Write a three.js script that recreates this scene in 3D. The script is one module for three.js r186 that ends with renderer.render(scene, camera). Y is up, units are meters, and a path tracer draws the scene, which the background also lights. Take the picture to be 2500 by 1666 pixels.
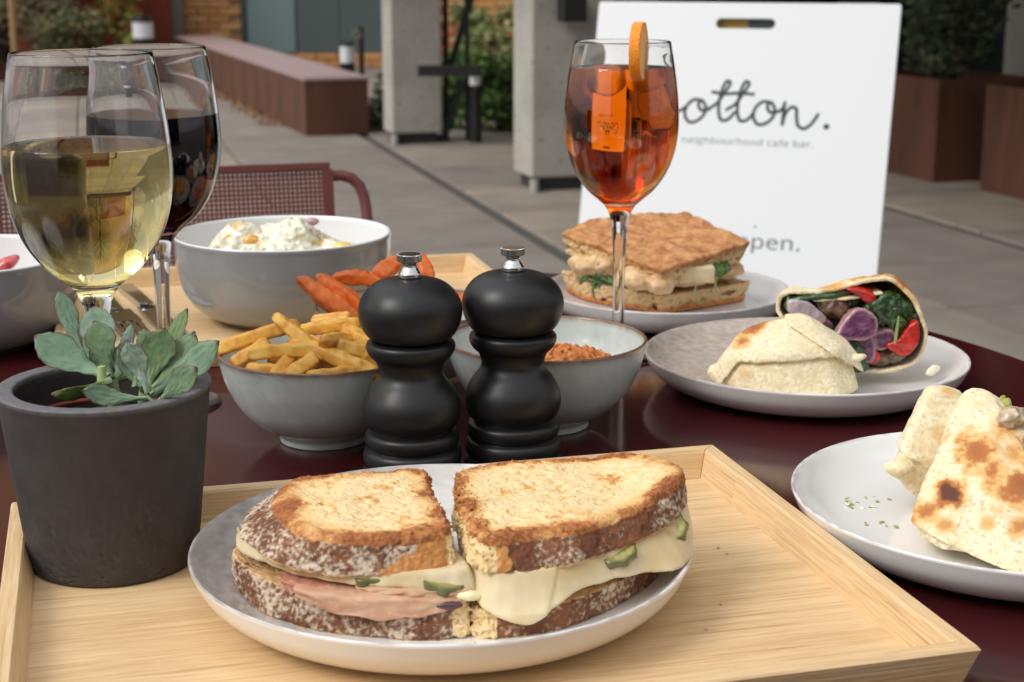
import * as THREE from 'three';
import { ImprovedNoise } from 'three/addons/math/ImprovedNoise.js';
import { mergeGeometries } from 'three/addons/utils/BufferGeometryUtils.js';
import { ConvexHull } from 'three/addons/math/ConvexHull.js';
import { RoundedBoxGeometry } from 'three/addons/geometries/RoundedBoxGeometry.js';

// ───────────── camera, sky, sun, exposure ─────────────
const TBL = 0.74;                                   // height of the table top
const scene = new THREE.Scene();
const camera = new THREE.PerspectiveCamera(24.57, 1024 / 682, 0.05, 200);
camera.position.set(0, TBL + 0.282, 0);
camera.rotation.x = -13.5 * Math.PI / 180;
camera.focus = 0.80;
camera.userData.fStop = 17;
scene.add(camera);

const renderer = new THREE.WebGLRenderer({ antialias: true });
renderer.toneMapping = THREE.LinearToneMapping;
renderer.toneMappingExposure = 1.32;
renderer.shadowMap.enabled = true;

const pn = new ImprovedNoise();
const N3 = (x, y, z) => pn.noise(x, y, z);
const fbm = (x, y, z, o = 4) => { let s = 0, a = 0.5, f = 1; for (let i = 0; i < o; i++) { s += a * pn.noise(x * f + i * 17.3, y * f + i * 5.1, z * f - i * 9.7); a *= 0.5; f *= 2.03; } return s; };
const clamp = (x, a = 0, b = 1) => Math.min(b, Math.max(a, x));
const smooth = (a, b, x) => { const t = clamp((x - a) / (b - a)); return t * t * (3 - 2 * t); };
const mix = (a, b, t) => a + (b - a) * t;
const mix3 = (a, b, t) => [mix(a[0], b[0], t), mix(a[1], b[1], t), mix(a[2], b[2], t)];
let seed = 12345;
const rnd = (a = 0, b = 1) => { seed = (seed * 1664525 + 1013904223) >>> 0; return a + (b - a) * seed / 4294967296; };
const lin1 = v => { v /= 255; return v <= 0.04045 ? v / 12.92 : Math.pow((v + 0.055) / 1.055, 2.4); };
const S = (r, g, b) => [lin1(r), lin1(g), lin1(b)];        // sRGB bytes -> linear triple
const srgb1 = v => 255 * clamp(v <= 0.0031308 ? v * 12.92 : 1.055 * Math.pow(v, 1 / 2.4) - 0.055);

const SUN = new THREE.Vector3(-0.74, 0.78, 0.30).normalize();
{
  const W = 512, Hh = 256, d = new Float32Array(W * Hh * 4);
  for (let j = 0; j < Hh; j++) for (let i = 0; i < W; i++) {
    const el = ((j + 0.5) / Hh - 0.5) * Math.PI, az = ((i + 0.5) / W - 0.5) * 2 * Math.PI;
    const x = Math.cos(el) * Math.cos(az), y = Math.sin(el), z = Math.cos(el) * Math.sin(az);
    const up = Math.max(y, 0.02), k = 1 / (up + 0.35);
    const cl = smooth(-0.28, 0.30, fbm(x * k * 1.3 + 3, up * 1.3, z * k * 1.3 + 7, 5) + 0.10);
    const cs = Math.max(0, x * SUN.x + y * SUN.y + z * SUN.z);
    const glow = 1 + 1.1 * Math.pow(cs, 3);
    const blue = [0.60, 0.72, 0.90], white = [1.0, 0.985, 0.955];
    const c = mix3(blue, white, 0.25 + 0.75 * cl);
    const L = (y < 0 ? 0.2 : (1 + 1.5 * y) / 2.5 * 1.12) * glow * 0.78;   // overcast sky: brightest overhead
    const o = (j * W + i) * 4; d[o] = c[0] * L; d[o + 1] = c[1] * L; d[o + 2] = c[2] * L; d[o + 3] = 1;
  }
  const t = new THREE.DataTexture(d, W, Hh, THREE.RGBAFormat, THREE.FloatType);
  t.mapping = THREE.EquirectangularReflectionMapping; t.magFilter = THREE.LinearFilter; t.needsUpdate = true;
  scene.background = t; scene.environment = t;
}
const sun = new THREE.DirectionalLight(new THREE.Color(1.0, 0.95, 0.87), 1.4);
sun.position.copy(SUN).multiplyScalar(30); sun.target.position.set(0, 0, -4);
sun.castShadow = true; sun.shadow.radius = 45; sun.shadow.mapSize.set(2048, 2048);
Object.assign(sun.shadow.camera, { left: -12, right: 12, top: 12, bottom: -12, near: 1, far: 80 });
scene.add(sun, sun.target);

// ───────────── helpers ─────────────
const V3 = (x, y, z) => new THREE.Vector3(x, y, z);
const used = new Map();
const numbered = n => { const k = used.get(n) || 0; used.set(n, k + 1); return k ? n + '_' + String(k).padStart(3, '0') : n; };
const shade = o => o.traverse(m => { if (m.isMesh) { m.castShadow = m.receiveShadow = true; } });
function tag(o, label, category, group, kind) { o.userData.label = label; o.userData.category = category; if (group) o.userData.group = group; if (kind) o.userData.kind = kind; return o; }
// a thing: Group whose origin is its base; positions are (x, height above the table, forward)
function thing(name, label, category, x, h, f, group) {
  const o = new THREE.Group(); o.name = numbered(name); o.position.set(x, TBL + h, -f); scene.add(o);
  return tag(o, label, category, group);
}
function groundThing(name, label, category, x, f, group) {
  const o = new THREE.Group(); o.name = numbered(name); o.position.set(x, 0, -f); scene.add(o);
  return tag(o, label, category, group);
}
function part(parent, name, geo, mat) { const m = new THREE.Mesh(geo, mat); m.name = name; m.castShadow = m.receiveShadow = true; parent.add(m); return m; }
function structure(name, geo, mat) { const m = part(scene, numbered(name), geo, mat); m.userData.kind = 'structure'; return m; }
const std = (c, roughness = 0.6, extra = {}) => new THREE.MeshStandardMaterial({ color: new THREE.Color().setRGB(...c), roughness, ...extra });
const phys = (c, roughness = 0.6, extra = {}) => new THREE.MeshPhysicalMaterial({ color: new THREE.Color().setRGB(...c), roughness, ...extra });
const vcol = (roughness = 0.8, extra = {}) => new THREE.MeshPhysicalMaterial({ vertexColors: true, roughness, ...extra });
function tex(w, h, fn, o = {}) {           // fn(u, v) -> linear triple, tiles if fn does
  const d = new Uint8Array(w * h * 4), g = o.raw ? (v => 255 * clamp(v)) : srgb1;
  for (let j = 0; j < h; j++) for (let i = 0; i < w; i++) { const c = fn((i + 0.5) / w, (j + 0.5) / h), k = (j * w + i) * 4; d[k] = g(c[0]); d[k + 1] = g(c[1]); d[k + 2] = g(c[2]); d[k + 3] = 255; }
  const t = new THREE.DataTexture(d, w, h); t.magFilter = THREE.LinearFilter; t.minFilter = THREE.LinearMipmapLinearFilter; t.generateMipmaps = true;
  t.wrapS = t.wrapT = o.mirror ? THREE.MirroredRepeatWrapping : THREE.RepeatWrapping; if (!o.raw) t.colorSpace = THREE.SRGBColorSpace; t.needsUpdate = true; return t;
}
const box = (x0, x1, y0, y1, z0, z1) => { const g = new THREE.BoxGeometry(x1 - x0, y1 - y0, z1 - z0); g.translate((x0 + x1) / 2, (y0 + y1) / 2, (z0 + z1) / 2); return g; };
const rbox = (w, h, d, r, seg = 2) => new RoundedBoxGeometry(w, h, d, seg, r);
function boxUV(g, s = 1) {                  // uv in metres by dominant normal
  const p = g.attributes.position, n = g.attributes.normal, uv = new Float32Array(p.count * 2);
  for (let i = 0; i < p.count; i++) {
    const ax = Math.abs(n.getX(i)), ay = Math.abs(n.getY(i)), az = Math.abs(n.getZ(i));
    let u, v; if (ay >= ax && ay >= az) { u = p.getX(i); v = p.getZ(i); } else if (ax >= az) { u = p.getZ(i); v = p.getY(i); } else { u = p.getX(i); v = p.getY(i); }
    uv[2 * i] = u * s; uv[2 * i + 1] = v * s;
  }
  g.setAttribute('uv', new THREE.BufferAttribute(uv, 2)); return g;
}
// smooth curve through profile points, then lathe
function profile(pts, n = 8) {
  const out = [];
  let run = [];
  const flush = () => { if (run.length > 1) { const c = new THREE.CatmullRomCurve3(run.map(p => V3(p[0], p[1], 0)), false, 'centripetal'); const q = c.getPoints((run.length - 1) * n); q.forEach((v, i) => { if (!(out.length && i === 0)) out.push(new THREE.Vector2(Math.max(0, v.x), v.y)); }); } };
  for (const p of pts) { run.push(p); if (p[2]) { flush(); run = [p]; } }   // p[2] = 1: a corner
  flush(); return out;
}
const lathe = (pts, seg = 96, n = 6) => new THREE.LatheGeometry(profile(pts, n), seg);
function tube(pts, r, seg = 24, rs = 10, closed = false) { return new THREE.TubeGeometry(new THREE.CatmullRomCurve3(pts.map(p => V3(...p)), closed, 'centripetal'), seg, r, rs, closed); }
function paint(g, fn) {                      // vertex colours from fn(position, normal)
  const p = g.attributes.position, n = g.attributes.normal, c = new Float32Array(p.count * 3), P = V3(0, 0, 0), Q = V3(0, 0, 0);
  for (let i = 0; i < p.count; i++) { P.fromBufferAttribute(p, i); Q.fromBufferAttribute(n, i); c.set(fn(P, Q, i), i * 3); }
  g.setAttribute('color', new THREE.BufferAttribute(c, 3)); return g;
}
// isosurface of sdf(x,y,z) by surface nets; skips blocks far from the surface
function nets(sdf, lo, hi, cell, margin = 0.002) {
  const n = [0, 1, 2].map(k => Math.ceil((hi[k] - lo[k]) / cell) + 2), [nx, ny, nz] = n, A = new Float32Array(nx * ny * nz).fill(1);
  const B = 6, R = B * cell * 0.9 + margin;
  for (let bz = 0; bz < nz; bz += B) for (let by = 0; by < ny; by += B) for (let bx = 0; bx < nx; bx += B) {
    const dc = sdf(lo[0] + (bx + B / 2) * cell, lo[1] + (by + B / 2) * cell, lo[2] + (bz + B / 2) * cell), far = Math.abs(dc) > R;
    for (let z = bz; z < Math.min(nz, bz + B); z++) for (let y = by; y < Math.min(ny, by + B); y++) for (let x = bx; x < Math.min(nx, bx + B); x++)
      A[x + nx * (y + ny * z)] = far ? dc : sdf(lo[0] + x * cell, lo[1] + y * cell, lo[2] + z * cell);
  }
  const id = new Int32Array(nx * ny * nz).fill(-1), pos = [], idx = [], sy = nx, sz = nx * ny;
  const ed = [[0, 1], [2, 3], [4, 5], [6, 7], [0, 2], [1, 3], [4, 6], [5, 7], [0, 4], [1, 5], [2, 6], [3, 7]], v = new Float32Array(8);
  for (let z = 0; z < nz - 1; z++) for (let y = 0; y < ny - 1; y++) for (let x = 0; x < nx - 1; x++) {
    const o = x + sy * y + sz * z; let m = 0;
    for (let k = 0; k < 8; k++) { v[k] = A[o + (k & 1) + ((k >> 1) & 1) * sy + (k >> 2) * sz]; if (v[k] < 0) m |= 1 << k; }
    if (m === 0 || m === 255) continue;
    let cx = 0, cy = 0, cz = 0, c = 0;
    for (const [a, b] of ed) { if (((m >> a) & 1) === ((m >> b) & 1)) continue; const t = v[a] / (v[a] - v[b]); cx += mix(a & 1, b & 1, t); cy += mix((a >> 1) & 1, (b >> 1) & 1, t); cz += mix(a >> 2, b >> 2, t); c++; }
    id[o] = pos.length / 3; pos.push(lo[0] + (x + cx / c) * cell, lo[1] + (y + cy / c) * cell, lo[2] + (z + cz / c) * cell);
  }
  const quad = (a, b, c, d, flip) => { if (a < 0 || b < 0 || c < 0 || d < 0) return; if (flip) idx.push(a, c, b, a, d, c); else idx.push(a, b, c, a, c, d); };
  for (let z = 1; z < nz - 1; z++) for (let y = 1; y < ny - 1; y++) for (let x = 1; x < nx - 1; x++) {
    const o = x + sy * y + sz * z, s = A[o] < 0;
    if (s !== A[o + 1] < 0) quad(id[o], id[o - sy], id[o - sy - sz], id[o - sz], s);
    if (s !== A[o + sy] < 0) quad(id[o], id[o - sz], id[o - sz - 1], id[o - 1], s);
    if (s !== A[o + sz] < 0) quad(id[o], id[o - 1], id[o - 1 - sy], id[o - sy], s);
  }
  const g = new THREE.BufferGeometry(); g.setAttribute('position', new THREE.Float32BufferAttribute(pos, 3)); g.setIndex(idx); g.computeVertexNormals();
  let dir = 0; const q = g.index.array, nn = g.attributes.normal.array, e = cell * 0.6;
  for (let i = 0; i < pos.length; i += 3 * Math.max(1, Math.floor(pos.length / 300))) dir += sdf(pos[i] + nn[i] * e, pos[i + 1] + nn[i + 1] * e, pos[i + 2] + nn[i + 2] * e) - sdf(pos[i] - nn[i] * e, pos[i + 1] - nn[i + 1] * e, pos[i + 2] - nn[i + 2] * e);
  if (dir < 0) { for (let i = 0; i < q.length; i += 3) { const t = q[i]; q[i] = q[i + 1]; q[i + 1] = t; } g.computeVertexNormals(); }
  return g;
}
const smin = (a, b, k) => { const h = clamp(0.5 + 0.5 * (b - a) / k); return mix(b, a, h) - k * h * (1 - h); };
const len3 = (x, y, z) => Math.sqrt(x * x + y * y + z * z);
const sdEll = (x, y, z, a, b, c) => { const k0 = len3(x / a, y / b, z / c), k1 = len3(x / (a * a), y / (b * b), z / (c * c)); return k1 < 1e-9 ? -Math.min(a, b, c) : k0 * (k0 - 1) / k1; };
const sdBox = (x, y, z, a, b, c) => { const p = Math.abs(x) - a, q = Math.abs(y) - b, r = Math.abs(z) - c; return Math.min(Math.max(p, q, r), 0) + len3(Math.max(p, 0), Math.max(q, 0), Math.max(r, 0)); };
function sdPoly(px, py, P) {                 // signed distance to polygon and index of nearest edge
  let d = 1e9, s = 1, e = 0;
  for (let i = 0, n = P.length, j = n - 1; i < n; j = i, i++) {
    const ex = P[j][0] - P[i][0], ey = P[j][1] - P[i][1], wx = px - P[i][0], wy = py - P[i][1], t = clamp((wx * ex + wy * ey) / (ex * ex + ey * ey));
    const bx = wx - ex * t, by = wy - ey * t, q = bx * bx + by * by; if (q < d) { d = q; e = j; }
    const c1 = py >= P[i][1], c2 = py < P[j][1], c3 = ex * wy > ey * wx; if ((c1 && c2 && c3) || (!c1 && !c2 && !c3)) s = -s;
  }
  sdPoly.edge = e; return s * Math.sqrt(d);
}
const smoothPoly = (P, n = 4) => { const c = new THREE.CatmullRomCurve3(P.map(p => V3(p[0], p[1], 0)), true, 'centripetal'); return c.getPoints(P.length * n).slice(0, -1).map(v => [v.x, v.y]); };

// ───────────── materials ─────────────
const bambooTex = tex(1024, 512, (u, v) => {        // grain runs along u; one tile is 0.4 m by 0.2 m
  const strip = Math.floor(v * 10), st = N3(strip * 7.3, 1.7, 0.4) * 0.5;
  const warp = 0.010 * N3(u * 4, v * 6, 2.1);
  const g1 = fbm(u * 9, (v + warp) * 150, 0.3, 4), g2 = N3(u * 26, (v + warp) * 420, 4.2), g3 = fbm(u * 2.2 + 9, v * 9, 7.7, 3);
  const dark = smooth(0.16, 0.42, fbm(u * 5 + 3, (v + warp) * 95, 6.1, 3)) * 0.75 + smooth(0.25, 0.5, N3(u * 14, (v + warp) * 260, 8.8)) * 0.35;
  const node = smooth(0.46, 0.60, fbm(u * 24 + 40, v * 110, 3.3, 3)) * 0.6;
  let c = mix3(S(230, 200, 157), S(201, 165, 119), clamp(0.45 + g1 * 0.9 + g2 * 0.22 + st * 0.5 + g3 * 0.5));
  c = mix3(c, S(164, 118, 70), clamp(dark * 0.75 + node * 0.6)); return c;
});
const bambooBump = tex(512, 512, (u, v) => { const g = 0.5 + fbm(u * 8, v * 140, 0.9, 4) * 0.6; return [g, g, g]; }, { raw: true });
function woodMat(rep, rot = 0, dark = 1) {
  const t = bambooTex.clone(), b = bambooBump.clone(); for (const k of [t, b]) { k.repeat.set(...rep); k.rotation = rot; k.needsUpdate = true; }
  return phys([dark, dark, dark], 0.46, { map: t, bumpMap: b, bumpScale: 0.00025, specularIntensity: 0.6 });
}
const pavingTex = tex(512, 512, (u, v) => {
  const n = fbm(u * 5, v * 5, 0.2, 5), f = N3(u * 90, v * 90, 2), st = smooth(0.1, 0.5, fbm(u * 3 + 8, v * 3, 5, 4));
  return mix3(mix3(S(156, 147, 137), S(132, 123, 114), clamp(0.5 + n + f * 0.35)), S(110, 103, 97), st * 0.5);
}, { mirror: true });
const concreteTex = tex(512, 512, (u, v) => { const n = fbm(u * 4, v * 4, 3.2, 5), f = N3(u * 80, v * 80, 1), p = smooth(0.42, 0.55, N3(u * 45, v * 45, 9)); return mix3(mix3(S(180, 176, 168), S(152, 148, 140), clamp(0.5 + n * 1.1 + f * 0.2)), S(110, 106, 100), p * 0.5); }, { mirror: true });
const rustTex = tex(512, 512, (u, v) => {
  const n = fbm(u * 5, v * 3, 1.2, 5), run = fbm(u * 26, v * 2.2, 6, 3), f = N3(u * 110, v * 110, 3);
  return mix3(mix3(S(100, 62, 44), S(72, 44, 32), clamp(0.5 + n * 1.2 + f * 0.2)), S(122, 76, 44), smooth(0.05, 0.45, run) * 0.5);
}, { mirror: true });
const M = {
  paving: std([1, 1, 1], 0.85, { map: pavingTex }),
  paving2: std([0.86, 0.86, 0.88], 0.85, { map: pavingTex }),
  paving3: std([1.1, 1.06, 1.02], 0.85, { map: pavingTex }),
  joint: std(S(82, 78, 75), 0.95),
  concrete: std([1, 1, 1], 0.9, { map: concreteTex }),
  corten: std([1, 1, 1], 0.75, { map: rustTex }),
  black: std([0.012, 0.012, 0.013], 0.5),
  blackPaint: phys([0.015, 0.015, 0.016], 0.4),
  white: std([0.78, 0.78, 0.79], 0.45),
  tableTop: phys([0.050, 0.006, 0.008], 0.11, { specularIntensity: 0.75 }),
  maroon: phys(S(108, 54, 50), 0.45),
  glaze: phys([0.80, 0.80, 0.79], 0.22, { clearcoat: 0.4, clearcoatRoughness: 0.08 }),
  greyGlaze: phys(S(150, 151, 152), 0.16, { clearcoat: 0.6, clearcoatRoughness: 0.04 }),
  mill: phys([0.010, 0.010, 0.011], 0.40, { specularIntensity: 0.9 }),
  steel: std([0.62, 0.61, 0.59], 0.14, { metalness: 1 }),
  glass: phys([1, 1, 1], 0.0, { transmission: 1, thickness: 0.002, ior: 1.5 }),
};

// ───────────── ground ─────────────
{
  const g = new THREE.PlaneGeometry(160, 160); g.rotateX(-Math.PI / 2);
  const base = structure('ground', g, M.joint); base.position.set(0, -0.012, -40);
  // slabs laid on a grid turned 15 degrees; children of the paving
  const paving = new THREE.Group(); paving.name = 'paving'; paving.userData.kind = 'structure'; scene.add(paving);
  paving.rotation.y = 15 * Math.PI / 180;
  const rows = [-1.4, -0.6, 0.2, 1.0, 1.8, 2.6, 3.4, 4.19, 4.87, 5.42, 5.60, 6.40, 6.58, 6.93, 7.10, 7.98, 8.17, 8.85, 9.65, 10.45, 11.25, 12.05, 12.85, 13.65, 14.45, 15.25, 16.05, 16.85];
  const cols = [-5.2, -4.35, -3.5, -2.65, -1.8, -0.95, -0.1, 0.75, 1.60, 1.66, 2.5, 3.30, 3.36, 4.2, 5.0, 5.8, 6.6];
  const cache = new Map(), mats = [M.paving, M.paving2, M.paving3];
  for (let r = 0; r < rows.length - 1; r++) for (let k = 0; k < cols.length - 1; k++) {
    const w = cols[k + 1] - cols[k], d = rows[r + 1] - rows[r];
    if (w < 0.2) continue;                                              // narrow drain channel left open
    const cx = (cols[k] + cols[k + 1]) / 2, cf = (rows[r] + rows[r + 1]) / 2;
    const X = cx * 0.966 - cf * 0.259, F = cx * 0.259 + cf * 0.966;
    if (F < -0.5 || Math.abs(X) > F * 0.36 + 2.4 || F > 17.5) continue;
    const key = w.toFixed(2) + '_' + d.toFixed(2) + '_' + ((r * 7 + k * 3) % 3);
    if (!cache.has(key)) { const q = rbox(w - 0.012, 0.04, d - 0.014, 0.004, 1); const g2 = boxUV(q, 0.8); const o = ((r * 7 + k * 3) % 3) * 0.37, uv = g2.attributes.uv; for (let i = 0; i < uv.count; i++) uv.setXY(i, uv.getX(i) + o, uv.getY(i) + o * 1.7); cache.set(key, g2); }
    const m = part(paving, 'slab', cache.get(key), mats[(r * 5 + k * 7 + ((r * k) % 3)) % 3]); m.position.set(cx, -0.02 + 0.001 * N3(r * 3.1, k * 2.3, 0), -cf);
  }
}

// ───────────── table ─────────────
{
  const t = thing('round_table', 'glossy dark maroon round metal table carrying the trays and plates', 'table', -0.139, -TBL, 0.933);
  part(t, 'table_top', lathe([[0, TBL - 0.028], [0.535, TBL - 0.028, 1], [0.548, TBL - 0.026], [0.551, TBL - 0.016], [0.549, TBL - 0.004], [0.544, TBL, 1], [0, TBL]], 160, 5), M.tableTop);
  part(t, 'pedestal', lathe([[0.0, 0.02], [0.04, 0.02, 1], [0.035, 0.3], [0.035, TBL - 0.028, 1], [0, TBL - 0.028]], 32, 4), M.maroon);
  part(t, 'base', lathe([[0, 0.002], [0.24, 0.002, 1], [0.245, 0.008], [0.24, 0.014], [0.06, 0.026], [0, 0.026]], 64, 5), M.maroon);
}

// ───────────── wooden trays ─────────────
// corner order: back-left, back-right, front-right, front-left outer top edges (x, forward)
function tray(label, c0, c1, depth) {
  const W = Math.hypot(c1[0] - c0[0], c1[1] - c0[1]), yaw = Math.atan2(c1[1] - c0[1], c1[0] - c0[0]);
  const ux = Math.cos(yaw), uf = Math.sin(yaw), mx = (c0[0] + c1[0]) / 2 + uf * depth / 2, mf = (c0[1] + c1[1]) / 2 - ux * depth / 2;
  const t = thing('wooden_tray', label, 'tray', mx, 0.0005, mf, 'bamboo serving trays'); t.rotation.y = yaw;
  const hw = W / 2, hd = depth / 2, top = 0.0200, fl = 0.0045, th = 0.0085, sl = 0.0055;   // walls lean outward by sl
  const floor = box(-hw + sl + 0.0055, hw - sl - 0.0055, 0.0005, fl, -hd + sl + 0.0055, hd - sl - 0.0055);
  const floorUV = boxUV(floor);
  part(t, 'tray_floor', floorUV, woodMat([2.5, 5]));
  const rail = (L, len) => {                       // mitred rail along x, outer face at +z
    const g = new THREE.BufferGeometry(), s = [[0, 0], [0, 0]];
    const prof = [[-sl, 0], [0, top - 0.0012], [-0.0010, top], [-th + 0.0010, top], [-th, top - 0.0012], [-th - sl + 0.0006, 0]];   // z offset from outer top edge, y
    const pos = [], uv = [], idx = []; let acc = 0;
    for (let k = 0; k < prof.length; k++) {
      const a = prof[k], b = prof[(k + 1) % prof.length], l = Math.hypot(b[0] - a[0], b[1] - a[1]), o = pos.length / 3;
      for (const [p, q] of [[a, acc], [b, acc + l]]) for (const sd of [-1, 1]) { pos.push(sd * (len / 2 + p[0]), p[1], p[0]); uv.push(sd * len / 2 * 1.0 + L, q + L); }
      idx.push(o, o + 1, o + 2, o + 1, o + 3, o + 2); acc += l;
    }
    for (const sd of [-1, 1]) { const o = pos.length / 3; prof.forEach(p => { pos.push(sd * (len / 2 + p[0]), p[1], p[0]); uv.push(p[0], p[1]); }); for (let k = 1; k < prof.length - 1; k++) sd > 0 ? idx.push(o, o + k, o + k + 1) : idx.push(o, o + k + 1, o + k); }
    g.setAttribute('position', new THREE.Float32BufferAttribute(pos, 3)); g.setAttribute('uv', new THREE.Float32BufferAttribute(uv, 2)); g.setIndex(idx); g.computeVertexNormals(); return g;
  };
  const wm = woodMat([2.5, 5]);
  const a = part(t, 'rail', rail(0.11, W - 0.0005), wm); a.position.z = hd;
  const b = part(t, 'rail', rail(0.37, W - 0.0005), wm); b.rotation.y = Math.PI; b.position.z = -hd;
  const c = part(t, 'rail', rail(0.71, depth - 0.0005), wm); c.rotation.y = Math.PI / 2; c.position.x = hw;
  const d = part(t, 'rail', rail(0.93, depth - 0.0005), wm); d.rotation.y = -Math.PI / 2; d.position.x = -hw;
  return t;
}
tray('bamboo tray under the toasted sandwich plate and the succulent pot', [-0.2510, 0.7440], [0.1130, 0.8415], 0.279);
tray('bamboo tray under the potato salad bowl and cutlery', [-0.395, 1.352], [-0.0372, 1.443], 0.300);

// ───────────── plates ─────────────
const plateProf = (R, H) => { const s = R / 0.112, q = H / 0.025; return [[0, 0.0022 * q], [0.058 * s, 0.0022 * q, 1], [0.060 * s, 0], [0.064 * s, 0], [0.067 * s, 0.0008 * q], [0.085 * s, 0.0021 * q], [0.0985 * s, 0.0066 * q], [0.1072 * s, 0.0142 * q], [0.1113 * s, 0.0222 * q], [0.1120 * s, 0.0243 * q], [0.1115 * s, 0.0252 * q], [0.1103 * s, 0.0248 * q], [0.1035 * s, 0.0172 * q], [0.092 * s, 0.0100 * q], [0.078 * s, 0.0072 * q], [0.05 * s, 0.0063 * q], [0, 0.0060 * q]]; };
function plate(label, x, f, R, H, h, mott) {
  const g = lathe(plateProf(R, H), 144, 6);
  // reactive glaze: a speckled grey-brown field that covers part of the inside, white elsewhere
  paint(g, (p, n) => {
    const r = Math.hypot(p.x, p.z), inside = n.y > 0.15 ? 1 : 0, a = (p.x * Math.cos(mott.dir) - p.z * Math.sin(mott.dir)) / R;
    const fld = smooth(mott.edge - 0.25, mott.edge + 0.25, a + fbm(p.x * 40, p.z * 40, x * 9, 3) * 0.35) * inside;
    const fx = p.x * 700, fz = p.z * 700, ang = Math.atan2(p.z, p.x);
    const sp = N3(fx, fz, 3) * 0.5 + N3(ang * 26, r * 420, 7) * 0.6 + fbm(p.x * 160, p.z * 160, 2, 3);
    let c = mix3(mott.base || S(234, 231, 227), mix3(mott.c1, mott.c2, clamp(0.5 + sp * 0.9)), fld * mott.amount);
    const lip = smooth(0.0016, 0.0, Math.abs(r - R * 0.993)) * smooth(0.0, 0.25, N3(ang * 70, p.y * 900, 5) - 0.05); c = mix3(c, S(150, 140, 135), lip * 0.6 * inside);
    return c;
  });
  const m = new THREE.Mesh(g, M.plateV); m.name = numbered('plate'); m.position.set(x, TBL + h, -f); m.castShadow = m.receiveShadow = true; scene.add(m);
  tag(m, label, 'plate', 'round stoneware plates'); return m;
}
M.plateV = vcol(0.20, { clearcoat: 0.35, clearcoatRoughness: 0.08 });
plate('off-white round plate with mottled grey glaze under the toasted sandwich', -0.0317, 0.6639, 0.112, 0.025, 0.0052, { dir: Math.PI * 0.9, edge: 0.25, c1: S(204, 200, 195), c2: S(168, 161, 155), amount: 1 });
plate('round plate with speckled taupe glaze under the cut vegetable wrap', 0.2004, 1.0401, 0.1095, 0.024, 0.0004, { dir: Math.PI * 0.9, edge: 0.05, c1: S(206, 194, 184), c2: S(172, 156, 146), amount: 1, base: S(228, 225, 221) });
plate('pale round plate under the focaccia sandwich', 0.1273, 1.2640, 0.101, 0.024, 0.0004, { dir: Math.PI, edge: 0.3, c1: S(206, 203, 206), c2: S(190, 186, 188), amount: 0.8, base: S(229, 227, 226) });
plate('white round plate under the browned folded tortilla wrap', 0.2510, 0.7430, 0.110, 0.025, 0.0004, { dir: 0, edge: 1.4, c1: S(206, 206, 206), c2: S(190, 190, 190), amount: 0.5, base: S(230, 229, 227) });
plate('round plate mostly hidden behind the concrete plant pot', -0.4250, 0.8700, 0.110, 0.025, 0.0004, { dir: 0.3, edge: 0.2, c1: S(200, 196, 192), c2: S(176, 170, 166), amount: 1 });

// ───────────── small stoneware bowls ─────────────
const smallBowlProf = [[0, 0.0035], [0.0225, 0.0035, 1], [0.0245, 0.0], [0.0268, 0.0], [0.0272, 0.0035], [0.0290, 0.0058], [0.0390, 0.0115], [0.0500, 0.0220], [0.0580, 0.0370], [0.0618, 0.0510], [0.0625, 0.0556], [0.0617, 0.0564], [0.0606, 0.0556], [0.0570, 0.0400], [0.0490, 0.0255], [0.0380, 0.0150], [0.0200, 0.0090], [0, 0.0080]];
M.bowlV = vcol(0.20, { clearcoat: 0.5, clearcoatRoughness: 0.06 });
function smallBowl(label, x, f, k) {
  const g = lathe(smallBowlProf, 128, 6);
  paint(g, (p, n) => {
    const ang = Math.atan2(p.z, p.x), r = Math.hypot(p.x, p.z);
    const sp = N3(p.x * 900, p.y * 900, p.z * 900 + k) * 0.5 + fbm(p.x * 120, p.y * 60, p.z * 120 + k * 9, 3);
    let c = mix3(S(204, 211, 207), S(178, 187, 184), clamp(0.5 + sp * 0.7));
    const inner = r < 0.0605 && n.y > 0.05;
    const rim = smooth(0.0528 + 0.0012 * N3(ang * 22, k, 1), 0.0560, p.y);
    c = mix3(c, S(136, 128, 120), smooth(0.0500, 0.0550, p.y + 0.001 * N3(ang * 40, 2, k)) * (inner ? 0.15 : 0.4));
    c = mix3(c, mix3(S(132, 92, 62), S(98, 66, 48), clamp(0.5 + N3(ang * 30, k, 3))), rim);
    return c;
  });
  const m = new THREE.Mesh(g, M.bowlV); m.name = numbered('snack_bowl'); m.position.set(x, TBL + 0.0003, -f); m.rotation.y = k; m.castShadow = m.receiveShadow = true; scene.add(m);
  return tag(m, label, 'bowl', 'small stoneware bowls with brown rims');
}
smallBowl('grey stoneware bowl with brown rim holding potato fries', -0.1150, 0.9200, 0.3);
smallBowl('grey stoneware bowl with brown rim holding a breaded piece', 0.0215, 0.9500, 2.1);
smallBowl('grey stoneware bowl holding orange sweet potato wedges', -0.0720, 1.0440, 4.0);

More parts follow.
